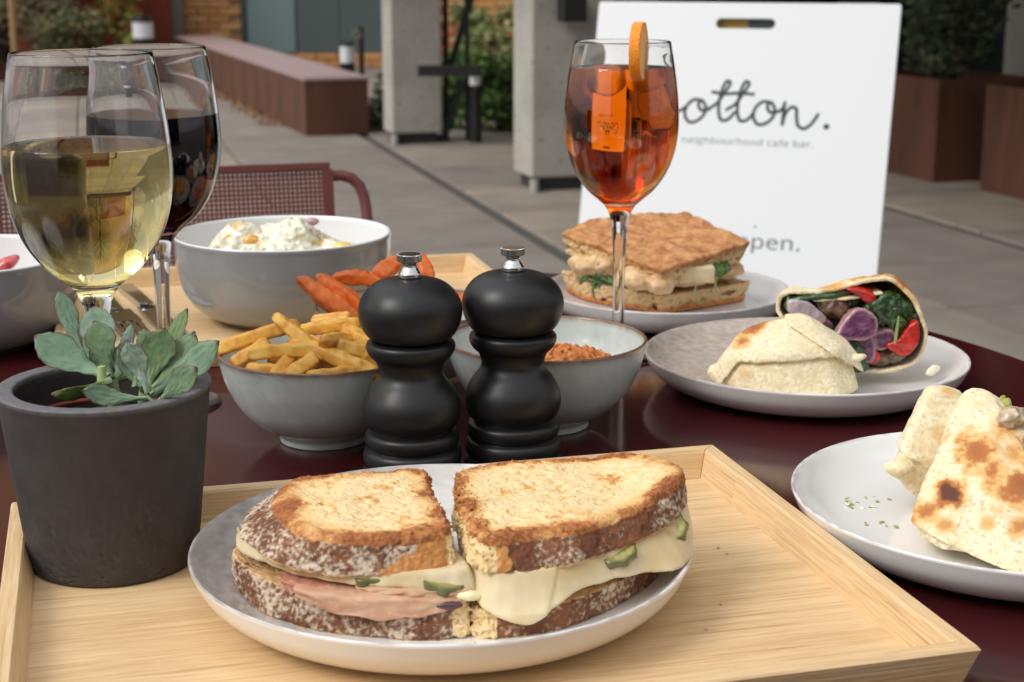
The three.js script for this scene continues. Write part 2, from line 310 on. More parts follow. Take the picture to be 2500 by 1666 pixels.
// ───────────── large salad bowls ─────────────
const bigProf = [[0, 0.003], [0.044, 0.003, 1], [0.046, 0.0], [0.049, 0.0], [0.051, 0.0015], [0.066, 0.0090], [0.0785, 0.0230], [0.0842, 0.0420], [0.0858, 0.0640], [0.0862, 0.0690, 0], [0.0850, 0.0702], [0.0836, 0.0690], [0.0828, 0.0600], [0.0805, 0.0400], [0.0740, 0.0240], [0.060, 0.0120], [0.035, 0.0070], [0, 0.0065]];
M.bigV = vcol(0.14, { clearcoat: 0.6, clearcoatRoughness: 0.04 });
function bigBowl(label, x, h, f) {
  const g = lathe(bigProf, 144, 6);
  paint(g, (p, n) => { const r = Math.hypot(p.x, p.z), rin = 0.0842 - 0.0004; return p.y > 0.0694 || (p.y > 0.0066 && (n.x * p.x + n.z * p.z) / (r + 1e-6) < 0.0) || (n.y > 0.5 && p.y > 0.006 && r < 0.075) ? [0.80, 0.80, 0.80] : S(142, 144, 146); });
  const m = new THREE.Mesh(g, M.bigV); m.name = numbered('salad_bowl'); m.position.set(x, TBL + h, -f); m.castShadow = m.receiveShadow = true; scene.add(m);
  return tag(m, label, 'bowl', 'large grey salad bowls');
}
bigBowl('large glossy grey bowl with white inside holding potato salad', -0.1825, 0.0052, 1.2336);
bigBowl('large glossy grey bowl with white inside holding red tomato salad', -0.4150, 0.0004, 1.1650);

// ───────────── pepper and salt mills ─────────────
const millParts = {
  foot: [[0, 0.0], [0.0255, 0.0, 1], [0.0272, 0.0012], [0.0280, 0.0046], [0.0272, 0.0080], [0.0250, 0.0090, 1], [0.0268, 0.0100], [0.0277, 0.0136], [0.0268, 0.0176], [0.0244, 0.0194, 1], [0.0256, 0.0205], [0.0265, 0.0242], [0.0258, 0.0275], [0.0222, 0.0296, 1], [0.0240, 0.0310], [0.0268, 0.0360], [0.0275, 0.0417], [0.0263, 0.0475], [0.0225, 0.0545], [0.0190, 0.0590], [0.0179, 0.0622], [0.0186, 0.0662], [0.0204, 0.0698], [0.0213, 0.0704, 1], [0.0230, 0.0722], [0.0248, 0.0762], [0.0242, 0.0792], [0.0215, 0.0806, 1], [0, 0.0806]],
  head: [[0, 0.0810], [0.0205, 0.0810, 1], [0.0240, 0.0834], [0.0272, 0.0890], [0.0287, 0.0962], [0.0279, 0.1020], [0.0245, 0.1080], [0.0190, 0.1124], [0.0120, 0.1146], [0.0064, 0.1152, 1], [0, 0.1152]],
  neck: [[0, 0.1153], [0.0062, 0.1153, 1], [0.0063, 0.1175], [0.0055, 0.1190, 1], [0.0052, 0.1196], [0.0040, 0.1218], [0.0046, 0.1236], [0.0060, 0.1244, 1], [0, 0.1244]],
};
function mill(label, x, f) {
  const t = thing('spice_mill', label, 'mill', x, 0.0003, f, 'matching black mills');
  part(t, 'body', lathe(millParts.foot, 96, 5), M.mill);
  part(t, 'head', lathe(millParts.head, 96, 5), M.mill);
  const n = part(t, 'finial', lathe(millParts.neck, 48, 4), M.steel);
  const sh = new THREE.Shape(), T = 44; for (let i = 0; i <= T * 4; i++) { const a = i / (T * 4) * Math.PI * 2, r = 0.00655 + 0.00022 * (i % 4 < 2 ? 1 : -1); i ? sh.lineTo(r * Math.cos(a), r * Math.sin(a)) : sh.moveTo(r, 0); }
  const k = new THREE.ExtrudeGeometry(sh, { depth: 0.0032, bevelEnabled: true, bevelThickness: 0.0004, bevelSize: 0.0004, bevelSegments: 2, bevelOffset: -0.0004 }); k.rotateX(-Math.PI / 2); k.translate(0, 0.1248, 0);
  part(n, 'knurled_cap', k, M.steel);
  return t;
}
mill('black turned wooden mill beside the fries bowl', -0.0560, 0.8420);
mill('black turned wooden mill beside the breaded food bowl', 0.0005, 0.8620);

// ───────────── wine glasses ─────────────
// outer profile in metres for a glass 0.230 high
const gOut = [[0, 0.0], [0.0335, 0.0, 1], [0.0345, 0.0007], [0.0335, 0.0016], [0.0200, 0.0034], [0.0085, 0.0066], [0.0050, 0.0140], [0.0043, 0.0350], [0.0044, 0.0600], [0.0052, 0.0880], [0.0068, 0.1020], [0.0104, 0.1110], [0.0160, 0.1165], [0.0245, 0.1240], [0.0335, 0.1370], [0.0392, 0.1530], [0.0413, 0.1690], [0.0406, 0.1880], [0.0382, 0.2080], [0.0344, 0.2293], [0.0341, 0.2300]];
const gIn = [[0.0338, 0.2299], [0.0335, 0.2290], [0.0371, 0.2080], [0.0395, 0.1880], [0.0402, 0.1690], [0.0381, 0.1535], [0.0324, 0.1382], [0.0233, 0.1262], [0.0140, 0.1196], [0.0060, 0.1166], [0, 0.1160]];
const gScale = (P, s) => P.map(p => [p[0] * s, p[1] * s, p[2] || 0]);
function wineGlass(label, x, f, s, level, liq) {
  const g = lathe(gScale([...gOut, ...gIn], s), 128, 6);
  const m = new THREE.Mesh(g, M.glass); m.name = numbered('wine_glass'); m.position.set(x, TBL + 0.0003, -f); m.castShadow = m.receiveShadow = true; scene.add(m);
  tag(m, label, 'glass', 'stemmed wine glasses');
  // the drink: fills the inside, overlapping the glass wall by a hair so no air gap shows
  const inner = profile(gScale(gIn, s), 6).reverse().map(v => [v.x, v.y]);
  const pts = []; const off = 0.00022;
  for (let i = 0; i < inner.length; i++) { const p = inner[i]; if (p[1] > level) break; pts.push([p[0] + off * (p[0] > 0.001 ? 1 : 0), p[1] - off * (p[1] < level - 0.02 ? 1 : 0)]); }
  let a = inner.findIndex(p => p[1] > level), p0 = inner[a - 1], p1 = inner[a], rr = mix(p0[0], p1[0], (level - p0[1]) / (p1[1] - p0[1]));
  pts.push([rr + off, level + 0.0006], [rr - 0.0006, level + 0.0003], [rr - 0.002, level], [0, level]);
  const lg = new THREE.LatheGeometry(pts.map(p => new THREE.Vector2(Math.max(0, p[0]), p[1])), 128);
  const l = new THREE.Mesh(lg, liq.mat); l.name = numbered(liq.name); l.position.copy(m.position); l.castShadow = l.receiveShadow = true; scene.add(l);
  tag(l, liq.label, 'drink'); return m;
}
const drink = (c, d) => phys([1, 1, 1], 0.0, { transmission: 1, thickness: 0.05, ior: 1.34, attenuationColor: new THREE.Color().setRGB(...c), attenuationDistance: d });
wineGlass('clear wine glass of pale white wine behind the succulent', -0.2190, 0.8080, 1.038, 0.1915, { name: 'white_wine', label: 'pale golden white wine filling half a glass', mat: drink([0.88, 0.74, 0.30], 0.080) });
wineGlass('clear wine glass of dark red wine', -0.2270, 0.9960, 1.010, 0.1900, { name: 'red_wine', label: 'deep red wine almost black in its glass', mat: drink([0.22, 0.008, 0.02], 0.0032) });
wineGlass('clear wine glass of orange spritz with a slice on the rim', 0.0785, 1.1300, 0.997, 0.2110, { name: 'orange_spritz', label: 'bright orange iced spritz cocktail in a stemmed glass', mat: drink([0.995, 0.15, 0.001], 0.085) });

// ───────────── concrete plant pot ─────────────
M.potV = vcol(0.72);
const pot = thing('plant_pot', 'dark grey tapered concrete pot holding the succulent', 'plant pot', -0.1905, 0.0052, 0.7070);
{
  const g = lathe([[0, 0.0], [0.0375, 0.0, 1], [0.0388, 0.0012], [0.0398, 0.0060], [0.0485, 0.0830], [0.0492, 0.0862, 1], [0.0486, 0.0868], [0.0424, 0.0868, 1], [0.0412, 0.0862], [0.0405, 0.0700], [0.0350, 0.0100, 1], [0, 0.0100]], 220, 44);
  const p = g.attributes.position; const pit = (x, y, z) => { const a = Math.atan2(z, x); const zone = smooth(0.052, 0.025, y) * smooth(-0.1, 0.5, fbm(a * 2.2 + 5, y * 26, 2, 2) + 0.25 + 0.35 * Math.cos(a - 2.4)); return smooth(0.32, 0.55, N3(a * 30, y * 520 + a * 12, 4)) * zone + 0.5 * smooth(0.40, 0.6, N3(x * 420, y * 420, z * 420)) * 0.5; };
  for (let i = 0; i < p.count; i++) { const x = p.getX(i), y = p.getY(i), z = p.getZ(i), r = Math.hypot(x, z); if (r < 0.036) continue; const d = -0.0009 * pit(x, y, z) + 0.00025 * fbm(x * 90, y * 90, z * 90, 3), k = (r + d) / r; p.setXYZ(i, x * k, y + (y > 0.086 ? d * 0.5 : 0), z * k); }
  g.computeVertexNormals();
  paint(g, q => { const a = Math.atan2(q.z, q.x); let c = mix3(S(66, 60, 58), S(51, 47, 46), clamp(0.5 + fbm(a * 3, q.y * 60, 1, 4) + N3(q.x * 700, q.y * 700, q.z * 700) * 0.3)); c = mix3(c, S(112, 110, 114), smooth(0.0835, 0.0862, q.y) * (0.75 + 0.3 * N3(q.x * 300, 3, q.z * 300))); return mix3(c, S(104, 100, 97), 0.25 * smooth(0.35, 0.6, N3(a * 18, q.y * 420 + a * 9, 9)) * smooth(0.055, 0.03, q.y)); });
  part(pot, 'pot_wall', g, M.potV);
  const s = new THREE.CircleGeometry(0.0400, 48, 0, Math.PI * 2); s.rotateX(-Math.PI / 2);
  const sg = nets((x, y, z) => Math.max(Math.hypot(x, z) - 0.0402, y - 0.0665 - 0.003 * fbm(x * 90, 0, z * 90, 4), 0.058 - y), [-0.043, 0.055, -0.043], [0.043, 0.073, 0.043], 0.0011);
  part(pot, 'soil', paint(sg, q => mix3(S(40, 36, 32), S(62, 54, 46), clamp(0.5 + N3(q.x * 500, q.y * 500, q.z * 500)))), vcol(0.95));
  const ring = new THREE.TorusGeometry(0.0375, 0.0012, 8, 96); ring.rotateX(Math.PI / 2); ring.translate(-0.001, 0.0695, 0.0015);
  part(pot, 'inner_pot_rim', ring, std(S(140, 62, 40), 0.5));
}

// ───────────── buildings and background ─────────────
const GRID = 15 * Math.PI / 180;
{ // brick building at the far side of the yard
  const b = groundThing('brick_building', 'orange brick building with teal door panels behind the rusty bench', 'building', 0, 16.3);
  part(b, 'wall', box(-9, 2.6, 0, 7.5, -3, -0.03), std(S(196, 158, 120), 0.95));
  const bg = rbox(0.215, 0.065, 0.10, 0.004, 1), mats = [S(222, 166, 108), S(212, 152, 96), S(228, 176, 120), S(216, 158, 108), S(198, 118, 84), S(188, 104, 74)].map(c => std(c, 0.9));
  const lay = (x0, x1, y0, y1, red) => { for (let r = Math.round(y0 / 0.075); r < Math.round(y1 / 0.075); r++) for (let x = x0 + (r % 2 ? 0.1125 : 0); x < x1 - 0.1; x += 0.225) { const m = part(b, 'brick', bg, mats[red && r < red ? 4 + Math.floor(rnd(0, 2)) : Math.floor(rnd(0, 4))]); m.position.set(x + 0.1125, r * 0.075 + 0.0375, -0.045 + rnd(-0.003, 0.003)); m.rotation.y = rnd(-0.01, 0.01); } };
  lay(-3.55, -2.80, 0, 0.9, 0); lay(-2.80, -1.20, 0, 0.15, 0); lay(-1.05, 0.20, 0, 0.9, 6);
  const teal = std(S(132, 154, 156), 0.5), tealD = std(S(92, 106, 106), 0.5);
  part(b, 'door_panel', box(-2.70, -2.215, 0.15, 2.4, -0.03, 0.02), teal);
  part(b, 'door_panel', box(-2.205, -1.765, 0.15, 2.4, -0.03, 0.00), tealD);
  part(b, 'door_panel', box(-1.755, -1.22, 0.15, 2.4, -0.03, 0.00), tealD);
  part(b, 'door_frame', box(-2.76, -2.705, 0.15, 2.45, -0.03, 0.04), std(S(70, 76, 78), 0.5));
  part(b, 'parapet', box(-9.1, 2.7, 7.5, 7.7, -3.1, 0.05), std(S(150, 146, 140), 0.8));
}
{ // rusty steel garden wall beyond the shrubs
  const w = groundThing('corten_wall', 'red rusted steel wall behind the autumn shrubs', 'wall', -5.4, 15.9);
  part(w, 'panel', boxUV(box(-2.5, 2.02, 0, 1.25, -0.02, 0.02), 0.5), std(S(140, 66, 46), 0.8));
  part(w, 'end_post', box(2.03, 2.13, 0, 1.3, -0.05, 0.05), std(S(112, 104, 98), 0.7));
}
{ // building on pillars along the right side; its underside is an open undercroft
  const b = groundThing('undercroft_building', 'dark building raised over a shaded undercroft beside the pillars', 'building', 0.09, 7.2);
  b.rotation.y = 21 * Math.PI / 180;                                          // local x right of the pillar line, -z along it
  part(b, 'upper_storey', boxUV(box(-1.0, 9, 2.9, 9.0, -3.4, 6.0), 0.4), std(S(120, 112, 104), 0.9));
  const dark = phys(S(30, 33, 35), 0.25);
  part(b, 'shopfront', box(3.6, 3.7, 0, 2.9, -3.4, 2.4), dark);
  part(b, 'back_wall', box(1.6, 3.59, 0, 2.9, -3.4, -3.3), std(S(60, 58, 56), 0.9));
  for (let z = -3; z < 2.3; z += 1.0) part(b, 'mullion', box(3.53, 3.6, 0, 2.9, z - 0.03, z + 0.03), std(S(70, 74, 78), 0.5, { metalness: 0.4 }));
}
{ // café front behind the camera: keeps the camera side of things in shade
  const b = groundThing('cafe_building', 'cafe building behind the camera with dark shop windows', 'building', 1.2, -6.0);
  b.rotation.y = 12 * Math.PI / 180;
  part(b, 'wall', box(-5.5, 7, 2.6, 3.3, 0, 2), std(S(128, 98, 80), 0.9));
  for (let i = 0; i < 5; i++) { const w = part(b, 'window', box(-5.4 + i * 2.5, -3.2 + i * 2.5, 0.3, 2.5, 0.1, 0.16), phys(S(28, 30, 33), 0.12)); part(w, 'frame', box(-3.2 + i * 2.5 + 0.01, -3.2 + i * 2.5 + 0.19, 0, 2.59, 0.02, 0.30), std(S(40, 42, 44), 0.5)); }
  part(b, 'sill', box(-5.5, 7, 0, 0.29, 0.02, 0.3), std(S(110, 106, 102), 0.9));
}
function pillar(label, x, f, w, d, yaw) {
  const p = groundThing('concrete_pillar', label, 'pillar', x, f, 'concrete pillars of the undercroft'); p.rotation.y = yaw;      // near-left corner at the origin
  const g = rbox(w, 2.86, d, 0.015, 2); g.translate(w / 2, 1.49, -d / 2); part(p, 'shaft', boxUV(g, 0.7), M.concrete);
  part(p, 'plinth', box(0.03, w - 0.03, 0, 0.06, -d + 0.03, -0.03), std(S(60, 58, 56), 0.9));
  part(p, 'corner_guard', tube([[0.012, 0.0, 0.012], [0.012, 0.03, 0.012], [0.012, 0.06, 0.010]], 0.022, 6, 10), std(S(168, 164, 158), 0.8));
  return p;
}
pillar('concrete pillar with a black lamp box, beside the white sign', 0.089, 7.215, 0.40, 0.29, 17 * Math.PI / 180);
pillar('concrete pillar between the rusty bench end and the black steel frame', -0.699, 9.170, 0.305, 0.24, 17 * Math.PI / 180);
pillar('concrete pillar standing behind the dark planters', 2.78, 8.45, 0.40, 0.29, 17 * Math.PI / 180);
{
  const l = groundThing('wall_light', 'small black box lamp fixed to the concrete pillar', 'lamp', 0.255, 7.255); l.rotation.y = 17 * Math.PI / 180;
  const g = rbox(0.115, 0.115, 0.09, 0.01, 2); g.translate(0, 0.83, 0.052); part(l, 'housing', g, M.black);
  part(l, 'bracket', box(-0.035, 0.035, 0.79, 0.93, -0.002, 0.006), M.blackPaint);
  part(l, 'lens', box(-0.045, 0.045, 0.766, 0.772, 0.015, 0.09), std([0.35, 0.35, 0.34], 0.4));
}
{ // long rusted steel bench
  const b = groundThing('corten_bench', 'long rusted steel bench running away past the pillar', 'bench', -1.262, 9.64); b.rotation.y = 19 * Math.PI / 180;
  part(b, 'side_panel', boxUV(box(0, 0.015, 0, 0.335, -6.2, -0.015), 0.8), M.corten);
  part(b, 'end_panel', boxUV(box(0, 0.395, 0, 0.335, -0.0149, 0), 0.8), M.corten);
  part(b, 'back_panel', boxUV(box(0.38, 0.395, 0, 0.335, -6.2, -0.0151), 0.8), M.corten);
  part(b, 'seat_plate', boxUV(box(-0.006, 0.401, 0.337, 0.353, -6.2, 0.006), 0.8), std(S(172, 150, 150), 0.42));
}
function planter(label, x, f, w, d, h) {
  const p = groundThing('corten_planter', label, 'planter', x, f, 'dark rusted steel planters'); p.rotation.y = 17 * Math.PI / 180;
  for (const [n, g] of [['side_panel', box(0, 0.012, 0, h, -d, 0)], ['front_panel', box(0.0121, w - 0.0121, 0, h, -0.012, 0)], ['side_panel', box(w - 0.012, w, 0, h, -d, 0)], ['back_panel', box(0.0121, w - 0.0121, 0, h, -d, -d + 0.012)]]) part(p, n, boxUV(g, 0.8), M.corten);
  part(p, 'soil', box(0.0125, w - 0.0125, h - 0.08, h - 0.05, -d + 0.0125, -0.0125), std(S(46, 40, 34), 0.95));
  return p;
}
planter('rusted steel planter under dark green shrubs beside the sign', 2.035, 7.535, 0.55, 0.85, 0.49);
planter('rusted steel planter in front of another at the shaded edge of the yard', 2.42, 6.52, 0.55, 0.80, 0.49);

// ───────────── foliage ─────────────
const leafMat = vcol(0.9, { side: THREE.DoubleSide, transmission: 0.35, thickness: 0 });
function leafCloud(n, place, size, cols, fold = 0.25) {     // merged small folded leaves
  const pos = [], col = [], idx = [], nor = [];
  const q = new THREE.Quaternion(), e = new THREE.Euler(), v = V3(0, 0, 0);
  for (let i = 0; i < n; i++) {
    const [x, y, z] = place(i), s = size * rnd(0.6, 1.3), c = cols[Math.floor(rnd(0, cols.length))], k = rnd(0.75, 1.2);
    e.set(rnd(-1.2, 1.2), rnd(0, 6.28), rnd(-1.2, 1.2)); q.setFromEuler(e);
    const o = pos.length / 3, P = [[0, 0, 0], [0.28 * s, fold * 0.3 * s, 0.5 * s], [0, 0, s], [-0.28 * s, fold * 0.3 * s, 0.5 * s]];
    for (const p of P) { v.set(...p).applyQuaternion(q); pos.push(x + v.x, y + v.y, z + v.z); v.set(0, 1, 0).applyQuaternion(q); nor.push(v.x, v.y, v.z); col.push(c[0] * k, c[1] * k, c[2] * k); }
    idx.push(o, o + 2, o + 1, o, o + 3, o + 2);
  }
  const g = new THREE.BufferGeometry(); g.setAttribute('position', new THREE.Float32BufferAttribute(pos, 3)); g.setAttribute('normal', new THREE.Float32BufferAttribute(nor, 3)); g.setAttribute('color', new THREE.Float32BufferAttribute(col, 3)); g.setIndex(idx); return g;
}
const clump = (cx, cy, cz, rx, ry, rz, blobs = 14) => { const B = []; for (let i = 0; i < blobs; i++) { const a = rnd(0, 6.28), r = Math.sqrt(rnd()) * 0.8; B.push([cx + rx * r * Math.cos(a), cy + ry * rnd(-0.8, 0.9), cz + rz * r * Math.sin(a), rnd(0.25, 0.5)]); } return () => { const b = B[Math.floor(rnd(0, B.length))]; const g = () => rnd(-1, 1) + rnd(-1, 1); return [b[0] + rx * b[3] * g() * 0.6, Math.max(0.02, b[1] + ry * b[3] * g() * 0.6), b[2] + rz * b[3] * g() * 0.6]; }; };
function shrub(name, label, x, f, base, h, w, n, size, cols, group) {
  const s = groundThing(name, label, 'shrub', x, f, group); s.position.y = base;
  const st = []; for (let i = 0; i < 9; i++) { const a = rnd(0, 6.28), r = rnd(0.1, 0.6) * w; st.push(tube([[0.03 * Math.cos(a), 0, 0.03 * Math.sin(a)], [r * 0.4 * Math.cos(a), h * 0.4, r * 0.4 * Math.sin(a)], [r * Math.cos(a), h * rnd(0.7, 1), r * Math.sin(a)]], 0.006, 6, 5)); }
  part(s, 'stems', mergeGeometries(st), std(S(84, 66, 48), 0.9));
  part(s, 'foliage', leafCloud(n, clump(0, h * 0.52, 0, w, h * 0.5, w * 0.8), size, cols), leafMat);
  return s;
}
const olive = [S(156, 150, 98), S(176, 164, 116), S(138, 138, 86), S(192, 178, 134)], grey = [S(196, 186, 166), S(170, 160, 136), S(210, 202, 186)], rust = [S(226, 150, 66), S(204, 120, 58), S(236, 176, 86), S(176, 134, 76)], lime = [S(176, 184, 88), S(150, 164, 76), S(196, 190, 100)], deep = [S(88, 104, 70), S(104, 118, 80), S(76, 92, 66)], rich = [S(112, 146, 68), S(92, 126, 58), S(134, 160, 82)];
{
  const e = groundThing('bed_edging', 'low rusted steel edging of the shrub bed', 'edging', -5.4, 14.3);
  part(e, 'strip', boxUV(box(-2.4, 1.55, 0, 0.17, -0.01, 0.01), 0.8), std(S(200, 120, 84), 0.8, { map: rustTex }));
  part(e, 'return_strip', boxUV(box(1.53, 1.55, 0, 0.17, -1.5, -0.0101), 0.8), M.corten);
  const soil = structure('planting_bed', box(-7.8, -3.87, 0, 0.10, -15.85, -14.32), std(S(58, 48, 38), 0.95));
}
shrub('autumn_shrub', 'greyish twiggy shrub at the end of the planting bed', -5.05, 15.0, 0.1, 1.5, 0.55, 1800, 0.075, [...grey, ...olive], 'shrubs in the planting bed');
shrub('autumn_shrub', 'olive green shrub beside the wooden stake', -4.50, 15.1, 0.1, 1.4, 0.50, 1800, 0.08, [...olive, ...grey], 'shrubs in the planting bed');
shrub('autumn_shrub', 'dark green low shrub under orange leaves', -4.15, 14.7, 0.1, 0.50, 0.42, 1500, 0.065, [...deep, ...olive], 'shrubs in the planting bed');
shrub('autumn_shrub', 'orange and brown autumn shrub in the planting bed', -4.05, 15.4, 0.1, 1.5, 0.42, 1700, 0.085, [...rust, ...rust, ...olive], 'shrubs in the planting bed');
shrub('autumn_shrub', 'lime green shrub next to the red rusted wall', -3.72, 15.2, 0.1, 1.2, 0.32, 1500, 0.08, [...lime, ...rust.slice(2)], 'shrubs in the planting bed');
{
  const s = groundThing('wooden_stake', 'pale wooden stake standing among the shrubs', 'stake', -4.55, 14.55); s.position.y = 0.1;
  const g = new THREE.CylinderGeometry(0.028, 0.032, 1.7, 12); g.translate(0, 0.85, 0); part(s, 'pole', g, std(S(190, 156, 108), 0.8));
  const t = new THREE.TorusGeometry(0.034, 0.006, 6, 20); t.rotateX(Math.PI / 2); t.translate(0, 1.2, 0); part(s, 'tie', t, std(S(60, 50, 44), 0.8));
}
function tree(label, x, f, h, w, n, cols) {
  const t = groundThing('yard_tree', label, 'tree', x, f, 'trees beyond the yard');
  const br = [tube([[0, 0, 0], [0.05, h * 0.3, 0.02], [-0.03, h * 0.6, 0.0], [0.02, h * 0.9, 0]], 0.075, 12, 10)];
  for (let i = 0; i < 9; i++) { const a = rnd(0, 6.28), y = h * rnd(0.35, 0.7); br.push(tube([[0, y, 0], [w * 0.35 * Math.cos(a), y + h * 0.12, w * 0.35 * Math.sin(a)], [w * 0.8 * Math.cos(a), y + h * 0.22, w * 0.8 * Math.sin(a)]], 0.026, 6, 6)); }
  part(t, 'trunk', mergeGeometries(br), std(S(70, 58, 48), 0.9));
  part(t, 'crown', leafCloud(n, clump(0, h * 0.68, 0, w, h * 0.34, w, 22), 0.11, cols), leafMat);
}
tree('slender tree with yellow green leaves above the planting bed', -4.9, 15.3, 5.5, 1.3, 5000, [...lime, ...olive]);
tree('tree with olive leaves at the far left of the yard', -7.2, 12.6, 5.0, 1.4, 5000, [...olive, ...rust.slice(2)]);
shrub('planter_shrub', 'dark green bushy planting in the shaded planter', 2.21, 7.95, 0.43, 0.55, 0.30, 2600, 0.06, [...deep, ...deep, S(84, 78, 52)], 'planting under the building');
shrub('planter_shrub', 'dark shrub with dried flower heads in the front planter', 2.60, 6.95, 0.43, 0.50, 0.26, 1800, 0.05, [...deep, S(120, 104, 80)], 'planting under the building');
shrub('grass_clump', 'fresh green planting behind the black steel frame', -0.42, 10.1, 0, 0.42, 0.30, 2200, 0.07, rich, 'green planting behind the frame');
shrub('grass_clump', 'fresh green planting between the two pillars', -0.08, 10.0, 0, 0.45, 0.28, 2200, 0.07, rich, 'green planting behind the frame');
shrub('grass_clump', 'tall green shrub against the brick wall', -0.35, 14.6, 0, 0.62, 0.45, 2400, 0.08, [...rich, ...olive], 'green planting behind the frame');
shrub('grass_clump', 'dark green tuft between bench end and pillar', -0.83, 10.15, 0, 0.30, 0.13, 900, 0.05, [...deep, ...grey], 'green planting behind the frame');
{ // fallen leaves along the bench foot
  const B = V3(-1.262, 0, -9.64), d = V3(-Math.sin(19 * Math.PI / 180), 0, -Math.cos(19 * Math.PI / 180));
  const g = leafCloud(190, () => { const t = 0.6 + 4.6 * rnd() * rnd(0.5, 1), o = 0.03 + 0.22 * rnd() * rnd(); return [B.x + d.x * t - d.z * -o - 0.0, 0.006 + 0.02 * rnd(), B.z + d.z * t + d.x * o]; }, 0.045, [S(168, 110, 58), S(140, 88, 48), S(180, 130, 76), S(120, 96, 60)]);
  const m = part(scene, 'fallen_leaves', g, leafMat); tag(m, 'scatter of orange fallen leaves along the foot of the bench', 'leaves', null, 'stuff');
}

// ───────────── bollards, steel frame ─────────────
function bollard(label, x, f, h, r, lens) {
  const b = groundThing('bollard_light', label, 'bollard', x, f, 'black bollards with white lenses');
  const c = (r0, r1, y0, y1) => { const g = new THREE.CylinderGeometry(r1, r0, y1 - y0, 28); g.translate(0, (y0 + y1) / 2, 0); return g; };
  part(b, 'post', c(r, r, 0, h - lens - r * 0.5), M.blackPaint); part(b, 'lens', c(r * 0.97, r * 0.97, h - lens - r * 0.5, h - r * 0.5), std([0.80, 0.80, 0.86], 0.35)); part(b, 'cap', c(r * 1.06, r * 0.98, h - r * 0.5, h), M.blackPaint);
}
bollard('black bollard with white lens in front of the red rusted wall', -3.24, 14.0, 0.585, 0.092, 0.14);
bollard('black bollard with white lens behind the rusty bench', -1.285, 12.4, 0.44, 0.058, 0.13);
bollard('slim black bollard with white lens beside the black steel frame', -0.215, 9.30, 0.455, 0.036, 0.10);
{
  const p = groundThing('hoop_post', 'dark slim post with a round disc behind the bench', 'post', -1.165, 12.3);
  const g = new THREE.CylinderGeometry(0.022, 0.022, 0.56, 14); g.translate(0, 0.28, 0); part(p, 'post', g, M.blackPaint);
  const t = new THREE.TorusGeometry(0.030, 0.008, 8, 24); t.translate(-0.03, 0.50, 0.025); part(p, 'disc', t, std(S(120, 118, 96), 0.5));
}
{
  const s = groundThing('steel_frame', 'black braced steel frame standing between the two pillars', 'frame', -0.37, 9.40);
  const bar = (n, a, b, w) => { const A = V3(...a), B = V3(...b), L = A.distanceTo(B), g = new THREE.BoxGeometry(w, L, w * 0.8); g.translate(0, L / 2, 0); const m = part(s, n, g, M.black); m.position.copy(A); m.quaternion.setFromUnitVectors(V3(0, 1, 0), B.clone().sub(A).normalize()); return m; };
  bar('beam', [-0.165, 0.437, 0.38], [0.200, 0.437, 0.38], 0.060); bar('arm', [-0.025, 0.437, 0.0], [-0.025, 0.437, 0.36], 0.03); bar('arm', [0.105, 0.437, 0.0], [0.105, 0.437, 0.36], 0.03);
  bar('post', [-0.022, 0.0, 0.0], [-0.022, 2.2, 0.0], 0.034);
  bar('post', [0.105, 0.0, 0.0], [0.105, 2.2, 0.0], 0.030);
  bar('brace', [0.005, 0.44, -0.04], [0.340, 1.50, -0.04], 0.040);
  bar('brace', [-0.045, 0.0, 0.05], [0.085, 0.36, 0.05], 0.042);
  bar('foot_plate', [-0.12, 0.02, 0.05], [-0.02, 0.02, 0.05], 0.045);
}
